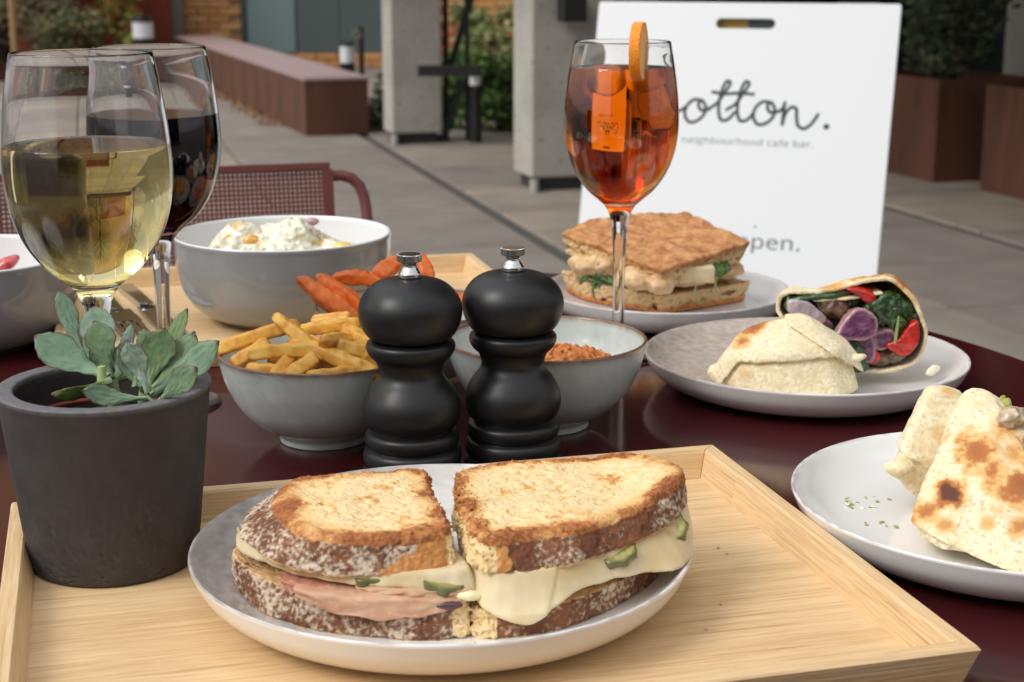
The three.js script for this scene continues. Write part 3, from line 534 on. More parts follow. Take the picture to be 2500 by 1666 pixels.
// ───────────── white A-board ─────────────
{
  const g = groundThing('a_board_sign', 'white folding A-board reading cotton neighbourhood cafe bar open', 'sign', 0.3655, 2.9015); g.rotation.y = -21.3 * Math.PI / 180;
  const W = 0.60, L = 0.983, lean = 14.8 * Math.PI / 180, th = 0.012;
  const cv = document.createElement('canvas'), R = 1700; cv.width = Math.round(W * R); cv.height = Math.round(L * R); const c = cv.getContext('2d');
  c.fillStyle = '#dfe2e4'; c.fillRect(0, 0, cv.width, cv.height);
  c.strokeStyle = '#182022'; c.lineCap = 'round'; c.lineJoin = 'round'; c.lineWidth = 0.0064 * R;
  const X = x => x * R, Y = y => y * R;
  const curve = pts => { const k = new THREE.CatmullRomCurve3(pts.map(p => V3(p[0], p[1], 0)), false, 'centripetal').getPoints(pts.length * 10); c.beginPath(); k.forEach((p, i) => i ? c.lineTo(X(p.x), Y(p.y)) : c.moveTo(X(p.x), Y(p.y))); c.stroke(); };
  const oRing = (x, y) => curve([[x + 0.008, y - 0.0225], [x - 0.004, y - 0.0235], [x - 0.0185, y - 0.010], [x - 0.0205, y + 0.008], [x - 0.010, y + 0.0215], [x + 0.006, y + 0.018], [x + 0.0185, y + 0.004], [x + 0.0190, y - 0.012], [x + 0.010, y - 0.0225], [x + 0.005, y - 0.014], [x + 0.012, y - 0.003], [x + 0.028, y - 0.005]]);
  curve([[0.166, 0.197], [0.171, 0.186], [0.166, 0.172], [0.150, 0.172], [0.133, 0.190], [0.127, 0.215], [0.136, 0.234], [0.154, 0.237], [0.172, 0.224], [0.192, 0.214], [0.202, 0.206]]);
  oRing(0.2200, 0.2165);
  const tee = x => curve([[x - 0.034, 0.2110], [x - 0.018, 0.200], [x - 0.004, 0.178], [x + 0.006, 0.158], [x + 0.000, 0.1545], [x - 0.007, 0.166], [x - 0.012, 0.190], [x - 0.012, 0.216], [x - 0.005, 0.232], [x + 0.008, 0.230], [x + 0.020, 0.216]]);
  tee(0.2790); tee(0.3165);
  curve([[0.2515, 0.1772], [0.275, 0.180], [0.305, 0.178], [0.333, 0.1794]]);
  oRing(0.3575, 0.2165);
  curve([[0.3855, 0.2115], [0.394, 0.203], [0.3965, 0.194]]); curve([[0.3960, 0.1945], [0.3950, 0.215], [0.3945, 0.236]]); curve([[0.3945, 0.236], [0.399, 0.215], [0.410, 0.202], [0.4190, 0.205], [0.4210, 0.220], [0.4260, 0.238], [0.437, 0.243], [0.450, 0.234], [0.4620, 0.2150]]);
  c.fillStyle = '#20282a'; c.beginPath(); c.arc(X(0.480), Y(0.2375), 0.0058 * R, 0, 7); c.fill();
  c.fillStyle = '#6c777a'; c.textBaseline = 'alphabetic'; c.font = `${Math.round(0.0180 * R)}px sans-serif`; const sub = 'neighbourhood cafe bar.', target = 0.263, m0 = c.measureText(sub).width / R;
  c.save(); c.translate(X(0.1965), Y(0.2790)); c.scale(target / m0, 1); c.fillText(sub, 0, 0); c.restore();
  c.fillStyle = '#48545a'; c.font = `${Math.round(0.0385 * R)}px sans-serif`; const op = 'open.', m1 = c.measureText(op).width / R; c.save(); c.translate(X(0.3225), Y(0.4795)); c.scale(0.1315 / m1, 1); c.fillText(op, 0, 0); c.restore();
  c.beginPath(); c.arc(X(0.3603), Y(0.4369), 0.0022 * R, 0, 7); c.fill();
  const face = new THREE.CanvasTexture(cv); face.colorSpace = THREE.SRGBColorSpace; face.flipY = true;
  const shape = (hole) => {
    const s = new THREE.Shape(), r = 0.006; s.moveTo(-W / 2 + r, 0); s.lineTo(W / 2 - r, 0); s.quadraticCurveTo(W / 2, 0, W / 2, r); s.lineTo(W / 2, L - r); s.quadraticCurveTo(W / 2, L, W / 2 - r, L); s.lineTo(-W / 2 + r, L); s.quadraticCurveTo(-W / 2, L, -W / 2, L - r); s.lineTo(-W / 2, r); s.quadraticCurveTo(-W / 2, 0, -W / 2 + r, 0);
    if (hole) { const h = new THREE.Path(), a = 0.0488, q = 0.0102, y = L - 0.0408; h.absarc(0.0040 + a, y, q, -Math.PI / 2, Math.PI / 2, false); h.absarc(0.0040 - a, y, q, Math.PI / 2, Math.PI * 1.5, false); h.closePath(); s.holes.push(h); }
    return s;
  };
  const eg = new THREE.ExtrudeGeometry(shape(true), { depth: th - 0.0006, bevelEnabled: false, curveSegments: 12 }); eg.translate(0, 0, -th);
  const board = part(g, 'front_board', eg, std(S(214, 217, 219), 0.4)); board.rotation.x = -lean;
  const fg = new THREE.ShapeGeometry(shape(true), 12); { const p = fg.attributes.position, uv = fg.attributes.uv; for (let i = 0; i < p.count; i++) uv.setXY(i, (p.getX(i) + W / 2) / W, p.getY(i) / L); }
  part(board, 'printed_face', fg, phys([1, 1, 1], 0.38, { map: face }));
  const top = V3(0, L * Math.cos(lean), -L * Math.sin(lean));
  const back = part(g, 'back_board', (() => { const e = rbox(0.44, L - 0.03, th, 0.004, 1); e.translate(-0.04, (L - 0.03) / 2, 0); return e; })(), std(S(222, 224, 225), 0.45)); back.rotation.x = lean * 0.35; back.position.set(0, 0, -L * Math.sin(lean) - L * Math.sin(lean * 0.35) - 0.034);
  part(g, 'hinge', box(-0.26, -0.18, top.y - 0.012, top.y + 0.002, top.z - 0.034, top.z - 0.002), M.steel); part(g, 'hinge', box(0.18, 0.26, top.y - 0.012, top.y + 0.002, top.z - 0.034, top.z - 0.002), M.steel);
  part(g, 'handle_bar', box(-0.062, 0.005, top.y - 0.060, top.y - 0.020, top.z - 0.012, top.z - 0.009), std(S(178, 140, 62), 0.5));
  part(g, 'handle_bar', box(0.0055, 0.070, top.y - 0.060, top.y - 0.020, top.z - 0.012, top.z - 0.009), std(S(80, 86, 90), 0.5));
}

// ───────────── maroon perforated chair ─────────────
{
  const ch = groundThing('metal_chair', 'maroon metal chair with perforated back beyond the salad bowl', 'chair', -0.390, 1.775); ch.rotation.y = 16.6 * Math.PI / 180;
  // local: +z faces the table; backrest at z = 0
  const lean = -0.16, hw = 0.186, y0 = 0.530, y1 = 0.785, P = 0.0054, bars = [];
  for (let x = -hw; x <= hw + 1e-6; x += P) { const g = new THREE.BoxGeometry(0.0026, y1 - y0, 0.0016); g.translate(x, 0, 0); bars.push(g); }
  for (let y = -(y1 - y0) / 2; y <= (y1 - y0) / 2 + 1e-6; y += P) { const g = new THREE.BoxGeometry(hw * 2, 0.0026, 0.00155); g.translate(0, y, 0); bars.push(g); }
  bars.push(box(-hw - 0.009, hw + 0.009, (y1 - y0) / 2 - 0.001, (y1 - y0) / 2 + 0.007, -0.004, 0.004), box(-hw - 0.012, -hw + 0.001, -(y1 - y0) / 2, (y1 - y0) / 2 - 0.0012, -0.004, 0.004), box(hw - 0.001, hw + 0.012, -(y1 - y0) / 2, (y1 - y0) / 2 - 0.0012, -0.004, 0.004));
  const back = part(ch, 'backrest', mergeGeometries(bars), M.maroon); back.position.set(0, (y0 + y1) / 2, -0.04); back.rotation.x = lean;
  for (const s of [-1, 1]) {
    part(ch, 'side_frame', tube([[s * (hw + 0.010), 0.773, -0.064], [s * (hw + 0.028), 0.773, -0.064], [s * (hw + 0.042), 0.765, -0.062], [s * (hw + 0.050), 0.747, -0.058], [s * (hw + 0.052), 0.70, -0.046], [s * (hw + 0.052), 0.55, -0.02], [s * (hw + 0.050), 0.44, 0.0], [s * (hw + 0.040), 0.22, -0.03], [s * (hw + 0.036), 0.0, -0.07]], 0.0068, 60, 12), M.maroon);
    part(ch, 'leg', tube([[s * (hw + 0.046), 0.445, 0.02], [s * (hw + 0.046), 0.43, 0.34], [s * (hw + 0.045), 0.40, 0.372], [s * (hw + 0.040), 0.2, 0.385], [s * (hw + 0.036), 0.0, 0.40]], 0.0068, 48, 12), M.maroon);
  }
  const st = []; for (let x = -hw; x <= hw + 1e-6; x += P * 1.5) { const g = new THREE.BoxGeometry(0.004, 0.0016, 0.38); g.translate(x, 0.452, 0.19); st.push(g); } for (let z = 0; z <= 0.38; z += P * 1.5) { const g = new THREE.BoxGeometry(hw * 2 + 0.07, 0.00155, 0.004); g.translate(0, 0.452, z); st.push(g); }
  part(ch, 'seat', mergeGeometries(st), M.maroon);
}

// ───────────── food: helpers ─────────────
// shapes are written in table coordinates (x, height, z = -forward) and moved to their thing's base
const rel = (t, g) => g.translate(-t.position.x, -(t.position.y - TBL), -t.position.z);
const blob = (t, name, sdf, lo, hi, cell, color, mat, margin) => { const g = nets(sdf, lo, hi, cell, margin); if (color) paint(g, color); return part(t, name, rel(t, g), mat); };
function loft(top, bot, yt, yb, n = 5, sharp = false) {      // signed distance to a body whose outline changes from bot (yb) to top (yt); outlines are (x, forward)
  const sub = P => sharp ? P.flatMap((p, i) => { const q = P[(i + 1) % P.length]; return [0, 0.25, 0.5, 0.75].map(t => [mix(p[0], q[0], t), mix(p[1], q[1], t)]); }) : smoothPoly(P, 4), A = sub(top), B = sub(bot), Ls = []; for (let k = 0; k <= n; k++) Ls.push(A.map((p, i) => [mix(B[i][0], p[0], k / n), mix(B[i][1], p[1], k / n)]));
  const side = (x, y, f) => { const u = clamp((y - yb) / (yt - yb)) * n, k = Math.min(n - 1, Math.floor(u)), a = sdPoly(x, f, Ls[k]), e = sdPoly.edge, b = sdPoly(x, f, Ls[k + 1]); loft.edge = e / 4; return mix(a, b, u - k); };
  const f = (x, y, z, tt = yt, bb = yb) => { const s = side(x, y, -z), v = Math.max(y - tt, bb - y), r = y > (yt + yb) / 2 ? f.r || 0.0016 : 0.0016; const a = Math.max(s + r, 0), b = Math.max(v + r, 0); return Math.min(Math.max(s + r, v + r), 0) + Math.hypot(a, b) - r; };
  f.side = side; return f;
}
const breadMat = vcol(0.82), crustMat = vcol(0.62), cheeseMat = vcol(0.9, { transmission: 0.32, thickness: 0, clearcoat: 0.5, clearcoatRoughness: 0.28 }), hamMat = vcol(0.9, { transmission: 0.28, thickness: 0, clearcoat: 0.5, clearcoatRoughness: 0.25 }), wetMat = vcol(0.28, { clearcoat: 0.4, clearcoatRoughness: 0.15 }), wrapMat = vcol(0.74), greensMat = vcol(0.42, { side: THREE.DoubleSide }), fryMat = vcol(0.42), friedMat = vcol(0.62);

// ───────────── toasted sandwich halves ─────────────
const PC = [-0.0317, 0.6639];
const lift = (x, f) => 0.0062 * smooth(0.072, 0.108, Math.hypot(x - PC[0], f - PC[1]));
const flourOn = (p, amount) => { const a = fbm(p.x * 70, p.y * 70, p.z * 70, 3), b = fbm(p.x * 520, p.y * 520, p.z * 520, 4); return smooth(-0.20, 0.42, b * 1.1 + a * 0.9 + amount - 0.30); };
function breadColor(o) {
  return (p, n) => {
    const f = -p.z, y = p.y - lift(p.x, f), s = o.shape.side(p.x, y, f), cut = o.cut(p.x, f);
    const fine = N3(p.x * 1500, p.y * 1500, p.z * 1500), mid = fbm(p.x * 260, p.y * 260, p.z * 260, 3), big = fbm(p.x * 55, p.y * 55, p.z * 55 + o.k, 3);
    const crumb = mix3(S(236, 212, 166), S(216, 184, 130), clamp(0.5 + mid * 0.9 + fine * 0.25));
    if (o.toast && y + 0.0012 * mid > o.yt - 0.0040) {                                   // toasted face
      const e = -s + 0.005 * big + 0.004 * mid, br = clamp(smooth(0.014, 0.000, e) * (0.55 + 0.8 * smooth(-0.3, 0.35, big)) + smooth(-0.02, 0.5, big * 1.0 + mid * 0.7) * 0.70);
      const gr = N3(p.x * 2400, p.y * 2400, p.z * 2400) * 0.5 + fbm(p.x * 700, p.y * 700, p.z * 700, 2);
      let c = mix3(crumb, S(224, 182, 120), smooth(0.0, 0.5, br + gr * 0.25)); c = mix3(c, S(176, 110, 58), smooth(0.38, 0.85, br + gr * 0.30)); c = mix3(c, S(110, 56, 28), smooth(0.80, 1.20, br + gr * 0.45 + mid * 0.3) * 0.85);
      return mix3(c, S(250, 232, 192), smooth(0.10, 0.50, gr - br * 0.5) * 0.55);
    }
    if (cut > 0.5) { let c = mix3(crumb, S(196, 150, 92), smooth(0.1, 0.4, big) * 0.6); return mix3(c, S(150, 104, 62), smooth(0.2, 0.5, -mid) * 0.5); }
    if (y > o.yt - 0.0009 || y < o.yb + 0.0007) return mix3(crumb, S(196, 140, 80), 0.4);
    if (o.torn && o.torn(p.x, y + 0.004 * mid + 0.006 * big) > 0) return mix3(mix3(S(214, 158, 92), S(186, 118, 62), clamp(0.5 + mid * 1.5 + fine * 0.3)), S(236, 204, 150), smooth(0.15, 0.45, mid + fine * 0.2) * 0.6);
    let c = mix3(S(138, 86, 52), S(90, 53, 35), clamp(0.5 + big * 1.4 + fine * 0.3));      // crust
    c = mix3(c, S(166, 98, 54), smooth(0.16, 0.45, big + mid * 0.4) * 0.4);
    c = mix3(c, S(70, 38, 30), smooth(0.10, 0.45, -mid - 0.05) * 0.7);
    return mix3(c, mix3(S(240, 228, 206), S(214, 196, 170), clamp(0.5 + fine)), flourOn(p, o.flour(p.x, f, y)) * 0.76);
  };
}
function breadSdf(shape, yt, yb, rough, cut) {
  return (x, y0, z) => {
    const y = y0 - lift(x, -z); let d = shape(x, y, z);
    if (d > 0.004 || d < -0.006) return d;
    const a = fbm(x * 230, y * 230, z * 230, 3), b = fbm(x * 620 + 5, y * 620, z * 620, 2), c = cut(x, -z);
    d += rough * (a * 0.0012 + b * 0.0010 + N3(x * 1150, y * 1150, z * 1150) * 0.00028) * (1 + c * 1.6) + 0.0026 * fbm(x * 42 + yt * 900, y * 42, z * 42, 2);
    d += 0.0011 * smooth(0.25, 0.6, N3(x * 210 + 7, y * 210, z * 210)) * (c > 0.5 ? 1 : 0.5) + 0.0007 * Math.abs(N3(x * 150, y * 150, z * 380)) * (y > yt - 0.003 ? 1 : 0);   // open pores and flaky ridges
    return d;
  };
}
function toastHalf(label, base, o) {
  const t = thing('toasted_sandwich_half', label, 'sandwich', base[0], 0.0108, base[1], 'two halves of the toasted sandwich');
  for (const s of o.slices) {
    const sh = loft(s.top, s.bot, s.yt, s.yb); sh.r = s.toast ? 0.0028 : 0.0016; const xs = [...s.top, ...s.bot].map(p => p[0]), fs = [...s.top, ...s.bot].map(p => p[1]);
    blob(t, s.name, breadSdf(sh, s.yt, s.yb, 1, o.cut), [Math.min(...xs) - 0.004, s.yb - 0.003, -Math.max(...fs) - 0.004], [Math.max(...xs) + 0.004, s.yt + 0.013, -Math.min(...fs) + 0.004], 0.00062, breadColor({ shape: sh, yt: s.yt, yb: s.yb, torn: s.torn, cut: o.cut, toast: s.toast, k: s.k, flour: s.flour }), breadMat, 0.006);
  }
  return t;
}
const cutL = (x, f) => (x > -0.0385 + (0.694 - f) * 0.205 - 0.0055 ? 1 : 0);       // right-hand side of the left half is the cut
const cutR = (x, f) => (x < -0.0262 + (0.684 - f) * 0.172 + 0.0055 ? 1 : 0);
const LT = { top: [[-0.0996, 0.6813], [-0.0695, 0.6890], [-0.0425, 0.6942], [-0.0355, 0.6628], [-0.0268, 0.6230], [-0.0300, 0.6140], [-0.0527, 0.6047], [-0.0782, 0.6098], [-0.0946, 0.6311]], bot: [[-0.1160, 0.6880], [-0.0800, 0.6950], [-0.0430, 0.6960], [-0.0355, 0.6630], [-0.0250, 0.6250], [-0.0235, 0.6105], [-0.0560, 0.6015], [-0.0900, 0.6085], [-0.1180, 0.6360]] };
const RT = { top: [[-0.0262, 0.6845], [-0.0136, 0.7028], [0.0460, 0.7075], [0.0713, 0.6929], [0.0769, 0.6658], [0.0568, 0.6395], [0.0278, 0.6176], [0.0060, 0.6110], [-0.0100, 0.6035]], bot: [[-0.0245, 0.6830], [-0.0120, 0.7000], [0.0470, 0.7050], [0.0730, 0.6910], [0.0785, 0.6675], [0.0666, 0.6388], [0.0409, 0.6175], [0.0131, 0.6035], [-0.0108, 0.5990]] };
const LB = { top: [[-0.1100, 0.6880], [-0.0780, 0.6930], [-0.0390, 0.6940], [-0.0320, 0.6600], [-0.0210, 0.6230], [-0.0185, 0.6030], [-0.0510, 0.6010], [-0.1000, 0.6200], [-0.1240, 0.6490]], bot: [[-0.1080, 0.6860], [-0.0780, 0.6930], [-0.0390, 0.6940], [-0.0310, 0.6600], [-0.0200, 0.6220], [-0.0175, 0.6000], [-0.0495, 0.5975], [-0.1000, 0.6160], [-0.1230, 0.6480]] };
const RB = { top: [[-0.0225, 0.6840], [-0.0110, 0.7000], [0.0440, 0.7030], [0.0660, 0.6900], [0.0690, 0.6620], [0.0600, 0.6450], [0.0224, 0.6090], [-0.0060, 0.6010], [-0.0150, 0.6030]], bot: [[-0.0225, 0.6840], [-0.0110, 0.7000], [0.0420, 0.7020], [0.0640, 0.6890], [0.0670, 0.6610], [0.0590, 0.6440], [0.0224, 0.6070], [-0.0083, 0.5985], [-0.0155, 0.6010]] };
const halfL = toastHalf('left-hand toasted sourdough half with floury crust, ham, cheese and pickle', [-0.072, 0.648], { cut: cutL, slices: [
  { name: 'bottom_slice', ...LB, yt: 0.0270, yb: 0.0115, toast: false, k: 3, flour: (x, f) => 0.29 },
  { name: 'top_slice', ...LT, yt: 0.0545, yb: 0.0378, toast: true, k: 1, torn: (x, y) => (x + 0.0560) * 0.80 - (y - 0.0375), flour: (x, f, y) => 0.37 - 0.55 * smooth(-0.050, -0.032, x) }] });
const halfR = toastHalf('sourdough half with golden toasted top and melted cheese spilling out', [0.025, 0.652], { cut: cutR, slices: [
  { name: 'bottom_slice', ...RB, yt: 0.0240, yb: 0.0115, toast: false, k: 5, flour: (x, f) => 0.10 + 0.12 * smooth(0.02, 0.05, x) },
  { name: 'top_slice', ...RT, yt: 0.0548, yb: 0.0398, toast: true, k: 8, torn: (x, y) => (0.0045 - x) * 1.6 - Math.abs(y - 0.046) * 0.9 - 0.006, flour: (x, f, y) => -0.10 + 0.42 * smooth(0.006, 0.012, x) * smooth(0.035, 0.022, x) + 0.48 * smooth(0.055, 0.066, x) }] });
const cheeseCol = p => { const a = fbm(p.x * 90, p.y * 90, p.z * 90, 3), b = N3(p.x * 600, p.y * 600, p.z * 600); const w = fbm(p.x * 34 + 4, p.y * 60, p.z * 34, 3); let c = mix3(S(248, 232, 192), S(234, 204, 146), clamp(0.45 + a * 0.5 + w * 1.6)); return mix3(c, S(214, 176, 112), smooth(0.24, 0.55, a * 0.6 + w + b * 0.05) * 0.6); };
{ // melted cheese of the right half: drapes from under the top slice over the bottom crust
  const top = [[-0.0230, 0.6800], [-0.0110, 0.6960], [0.0450, 0.7000], [0.0740, 0.6900], [0.0790, 0.6680], [0.0650, 0.6400], [0.0390, 0.6185], [0.0130, 0.6045], [-0.0095, 0.6020]];
  const bot = [[-0.0220, 0.6800], [-0.0110, 0.6960], [0.0450, 0.7000], [0.0760, 0.6900], [0.0835, 0.6600], [0.0760, 0.6310], [0.0440, 0.6160], [0.0140, 0.5940], [-0.0125, 0.5965]];
  const sh = loft(top, bot, 0.0412, 0.0245);
  blob(halfR, 'melted_cheese', (x, y0, z) => {
    const y = y0 - lift(x, -z) * 0.9; const fr = smooth(0.66, 0.61, -z), low = 0.0275 + 0.0035 * fbm(x * 55, 2, z * 20, 2) - 0.0075 * Math.exp(-Math.pow((x - 0.006) / 0.012, 2)) * fr - 0.0040 * Math.exp(-Math.pow((x - 0.070) / 0.010, 2));
    let d = sh(x, y, z, 0.0412, low); if (d > 0.006 || d < -0.008) return d; return d + 0.0020 * fbm(x * 40, y * 40, z * 40, 2) + 0.0009 * smooth(-0.0006, 0.0006, x - 0.0165 - 0.25 * (y - 0.03)) - 0.0007 * smooth(-0.0008, 0.0008, x - 0.0440 + 0.4 * (y - 0.03));
  }, [-0.027, 0.012, -0.704], [0.088, 0.053, -0.583], 0.0009, cheeseCol, cheeseMat, 0.006);
  // left half: thinner layer with a tongue at the cut
  const tl = [[-0.1120, 0.6820], [-0.0780, 0.6900], [-0.0400, 0.6920], [-0.0330, 0.6600], [-0.0215, 0.6230], [-0.0180, 0.6080], [-0.0520, 0.6030], [-0.0900, 0.6140], [-0.1170, 0.6420]];
  const bl = [[-0.1150, 0.6820], [-0.0780, 0.6900], [-0.0400, 0.6920], [-0.0320, 0.6600], [-0.0190, 0.6210], [-0.0150, 0.6040], [-0.0500, 0.5985], [-0.0900, 0.6120], [-0.1225, 0.6440]];
  const s2 = loft(tl, bl, 0.0400, 0.0290);
  blob(halfL, 'melted_cheese', (x, y0, z) => { const y = y0 - lift(x, -z) * 0.95; const low = 0.0335 + 0.0012 * fbm(x * 80, 1, z * 40, 2) - 0.0045 * smooth(-0.05, -0.02, x) - 0.002 * smooth(-0.105, -0.118, x); let d = s2(x, y, z, 0.0400, low); if (d > 0.005 || d < -0.006) return d; return d + 0.0012 * fbm(x * 90, y * 90, z * 90, 3); }, [-0.127, 0.024, -0.696], [-0.010, 0.052, -0.594], 0.0009, cheeseCol, cheeseMat, 0.005);
  // ham: thin slices draped over the front of the bottom slice
  const drape = (x0, x1, yTop, fIn, fOut, drop, k, cA, cB) => {
    const nu = 60, nv = 22, pos = [], idx = [];
    for (const sg of [1, -1]) for (let i = 0; i <= nu; i++) for (let j = 0; j <= nv; j++) {
      const u = i / nu, v = j / nv, lens = Math.pow(Math.sin(Math.PI * clamp(u * 0.94 + 0.03)), 0.6), x = mix(x0, x1, u) + 0.0015 * N3(u * 6, v * 3, k), hang = drop * lens * (1 + 0.28 * N3(u * 5, 2, k)) * smooth(0.45, 1.0, v);
      const fo = mix(fIn, fOut + 0.006 * (1 - lens), smooth(0, 0.6, v)) + 0.0012 * N3(u * 9, v * 5, k + 3), y = yTop(x) - hang + 0.0005 * N3(u * 7, v * 4, k + 7) + sg * 0.00065 * Math.sqrt(Math.max(0, 1 - Math.pow(2 * v - 1, 6)));
      pos.push(x, y + lift(x, fo) * 0.9, -(fo - sg * 0.0006 * smooth(0.4, 0.7, v)));
    }
    const n1 = (nu + 1) * (nv + 1); for (let s = 0; s < 2; s++) for (let i = 0; i < nu; i++) for (let j = 0; j < nv; j++) { const p = s * n1 + i * (nv + 1) + j, q = p + nv + 1; s ? idx.push(p, p + 1, q, p + 1, q + 1, q) : idx.push(p, q, p + 1, p + 1, q, q + 1); }
    const g = new THREE.BufferGeometry(); g.setAttribute('position', new THREE.Float32BufferAttribute(pos, 3)); g.setIndex(idx); g.computeVertexNormals(); if (g.attributes.normal.getY(Math.floor(nu / 2) * (nv + 1) + 4) < 0) { for (let i = 0; i < idx.length; i += 3) { const t = idx[i]; idx[i] = idx[i + 1]; idx[i + 1] = t; } g.setIndex(idx); g.computeVertexNormals(); }
    paint(g, p => mix3(mix3(cA, cB, clamp(0.5 + fbm(p.x * 90 + k, p.y * 240, p.z * 240, 3) * 1.7)), S(240, 212, 188), smooth(0.22, 0.5, N3(p.x * 330, p.y * 700, p.z * 330 + k)) * 0.5)); part(halfL, 'ham_slice', rel(halfL, g), hamMat);
  };
  drape(-0.0890, -0.0195, x => 0.0312 - 0.06 * Math.max(0, x + 0.055), 0.618, 0.5958, 0.0085, 2, S(230, 188, 156), S(214, 160, 124));
  drape(-0.0960, -0.0700, x => 0.0318, 0.628, 0.6060, 0.0045, 9, S(214, 150, 118), S(196, 124, 94));
  drape(-0.0640, -0.0170, x => 0.0330 - 0.05 * Math.max(0, x + 0.04), 0.618, 0.5985, 0.0035, 14, S(230, 192, 158), S(214, 164, 124));
  const pickle = (t, x, y, f, r, tx, tz, k) => { const g0 = (a, b, c) => { const q = Math.hypot(a, c), ru = r * (1 + 0.05 * Math.sin(Math.atan2(c, a) * 9 + k)); const d = Math.max(q - ru, Math.abs(b) - 0.0019); return d + 0.0004 * fbm(a * 300, b * 300, c * 300 + k, 2); }; const g = nets(g0, [-r - 0.002, -0.004, -r - 0.002], [r + 0.002, 0.004, r + 0.002], 0.0006); paint(g, p => { const q = Math.hypot(p.x, p.z) / r; let c = mix3(S(172, 164, 98), S(136, 130, 70), clamp(0.5 + fbm(p.x * 400, p.y * 400, p.z * 400, 3) * 1.6)); c = mix3(c, S(96, 96, 48), smooth(0.80, 0.97, q)); return mix3(c, S(112, 124, 54), smooth(0.3, 0.5, N3(p.x * 700, p.y * 700, p.z * 700)) * 0.7); }); const m = part(t, 'pickle_slice', g, wetMat); m.position.set(x - t.position.x, y - (t.position.y - TBL), -f - t.position.z); m.rotation.set(tx, 0.3 * k, tz); };
  pickle(halfL, -0.0590, 0.0365, 0.6125, 0.0110, 0.15, 0.02, 1); pickle(halfL, -0.0290, 0.0352, 0.6090, 0.0110, 0.38, -0.24, 2);
  pickle(halfR, 0.0430, 0.0405, 0.6260, 0.0100, 0.28, 0.10, 3); pickle(halfR, 0.0670, 0.0420, 0.6480, 0.0100, 0.30, 0.14, 4);
  blob(halfL, 'onion_piece', (x, y, z) => sdEll(x + 0.0175, y - 0.0300, z + 0.6015, 0.006, 0.0022, 0.003), [-0.026, 0.024, -0.608], [-0.009, 0.035, -0.596], 0.0007, p => mix3(S(236, 228, 190), S(214, 206, 150), clamp(0.5 + N3(p.x * 300, 0, 0))), wetMat);
  blob(halfL, 'chilli_flake', (x, y, z) => sdEll(x + 0.0260, y - 0.0270, z + 0.5985, 0.006, 0.0018, 0.0022) + 0.0004 * N3(x * 600, y * 600, z * 600), [-0.034, 0.023, -0.604], [-0.018, 0.031, -0.594], 0.0006, () => S(74, 42, 46), wetMat);
}

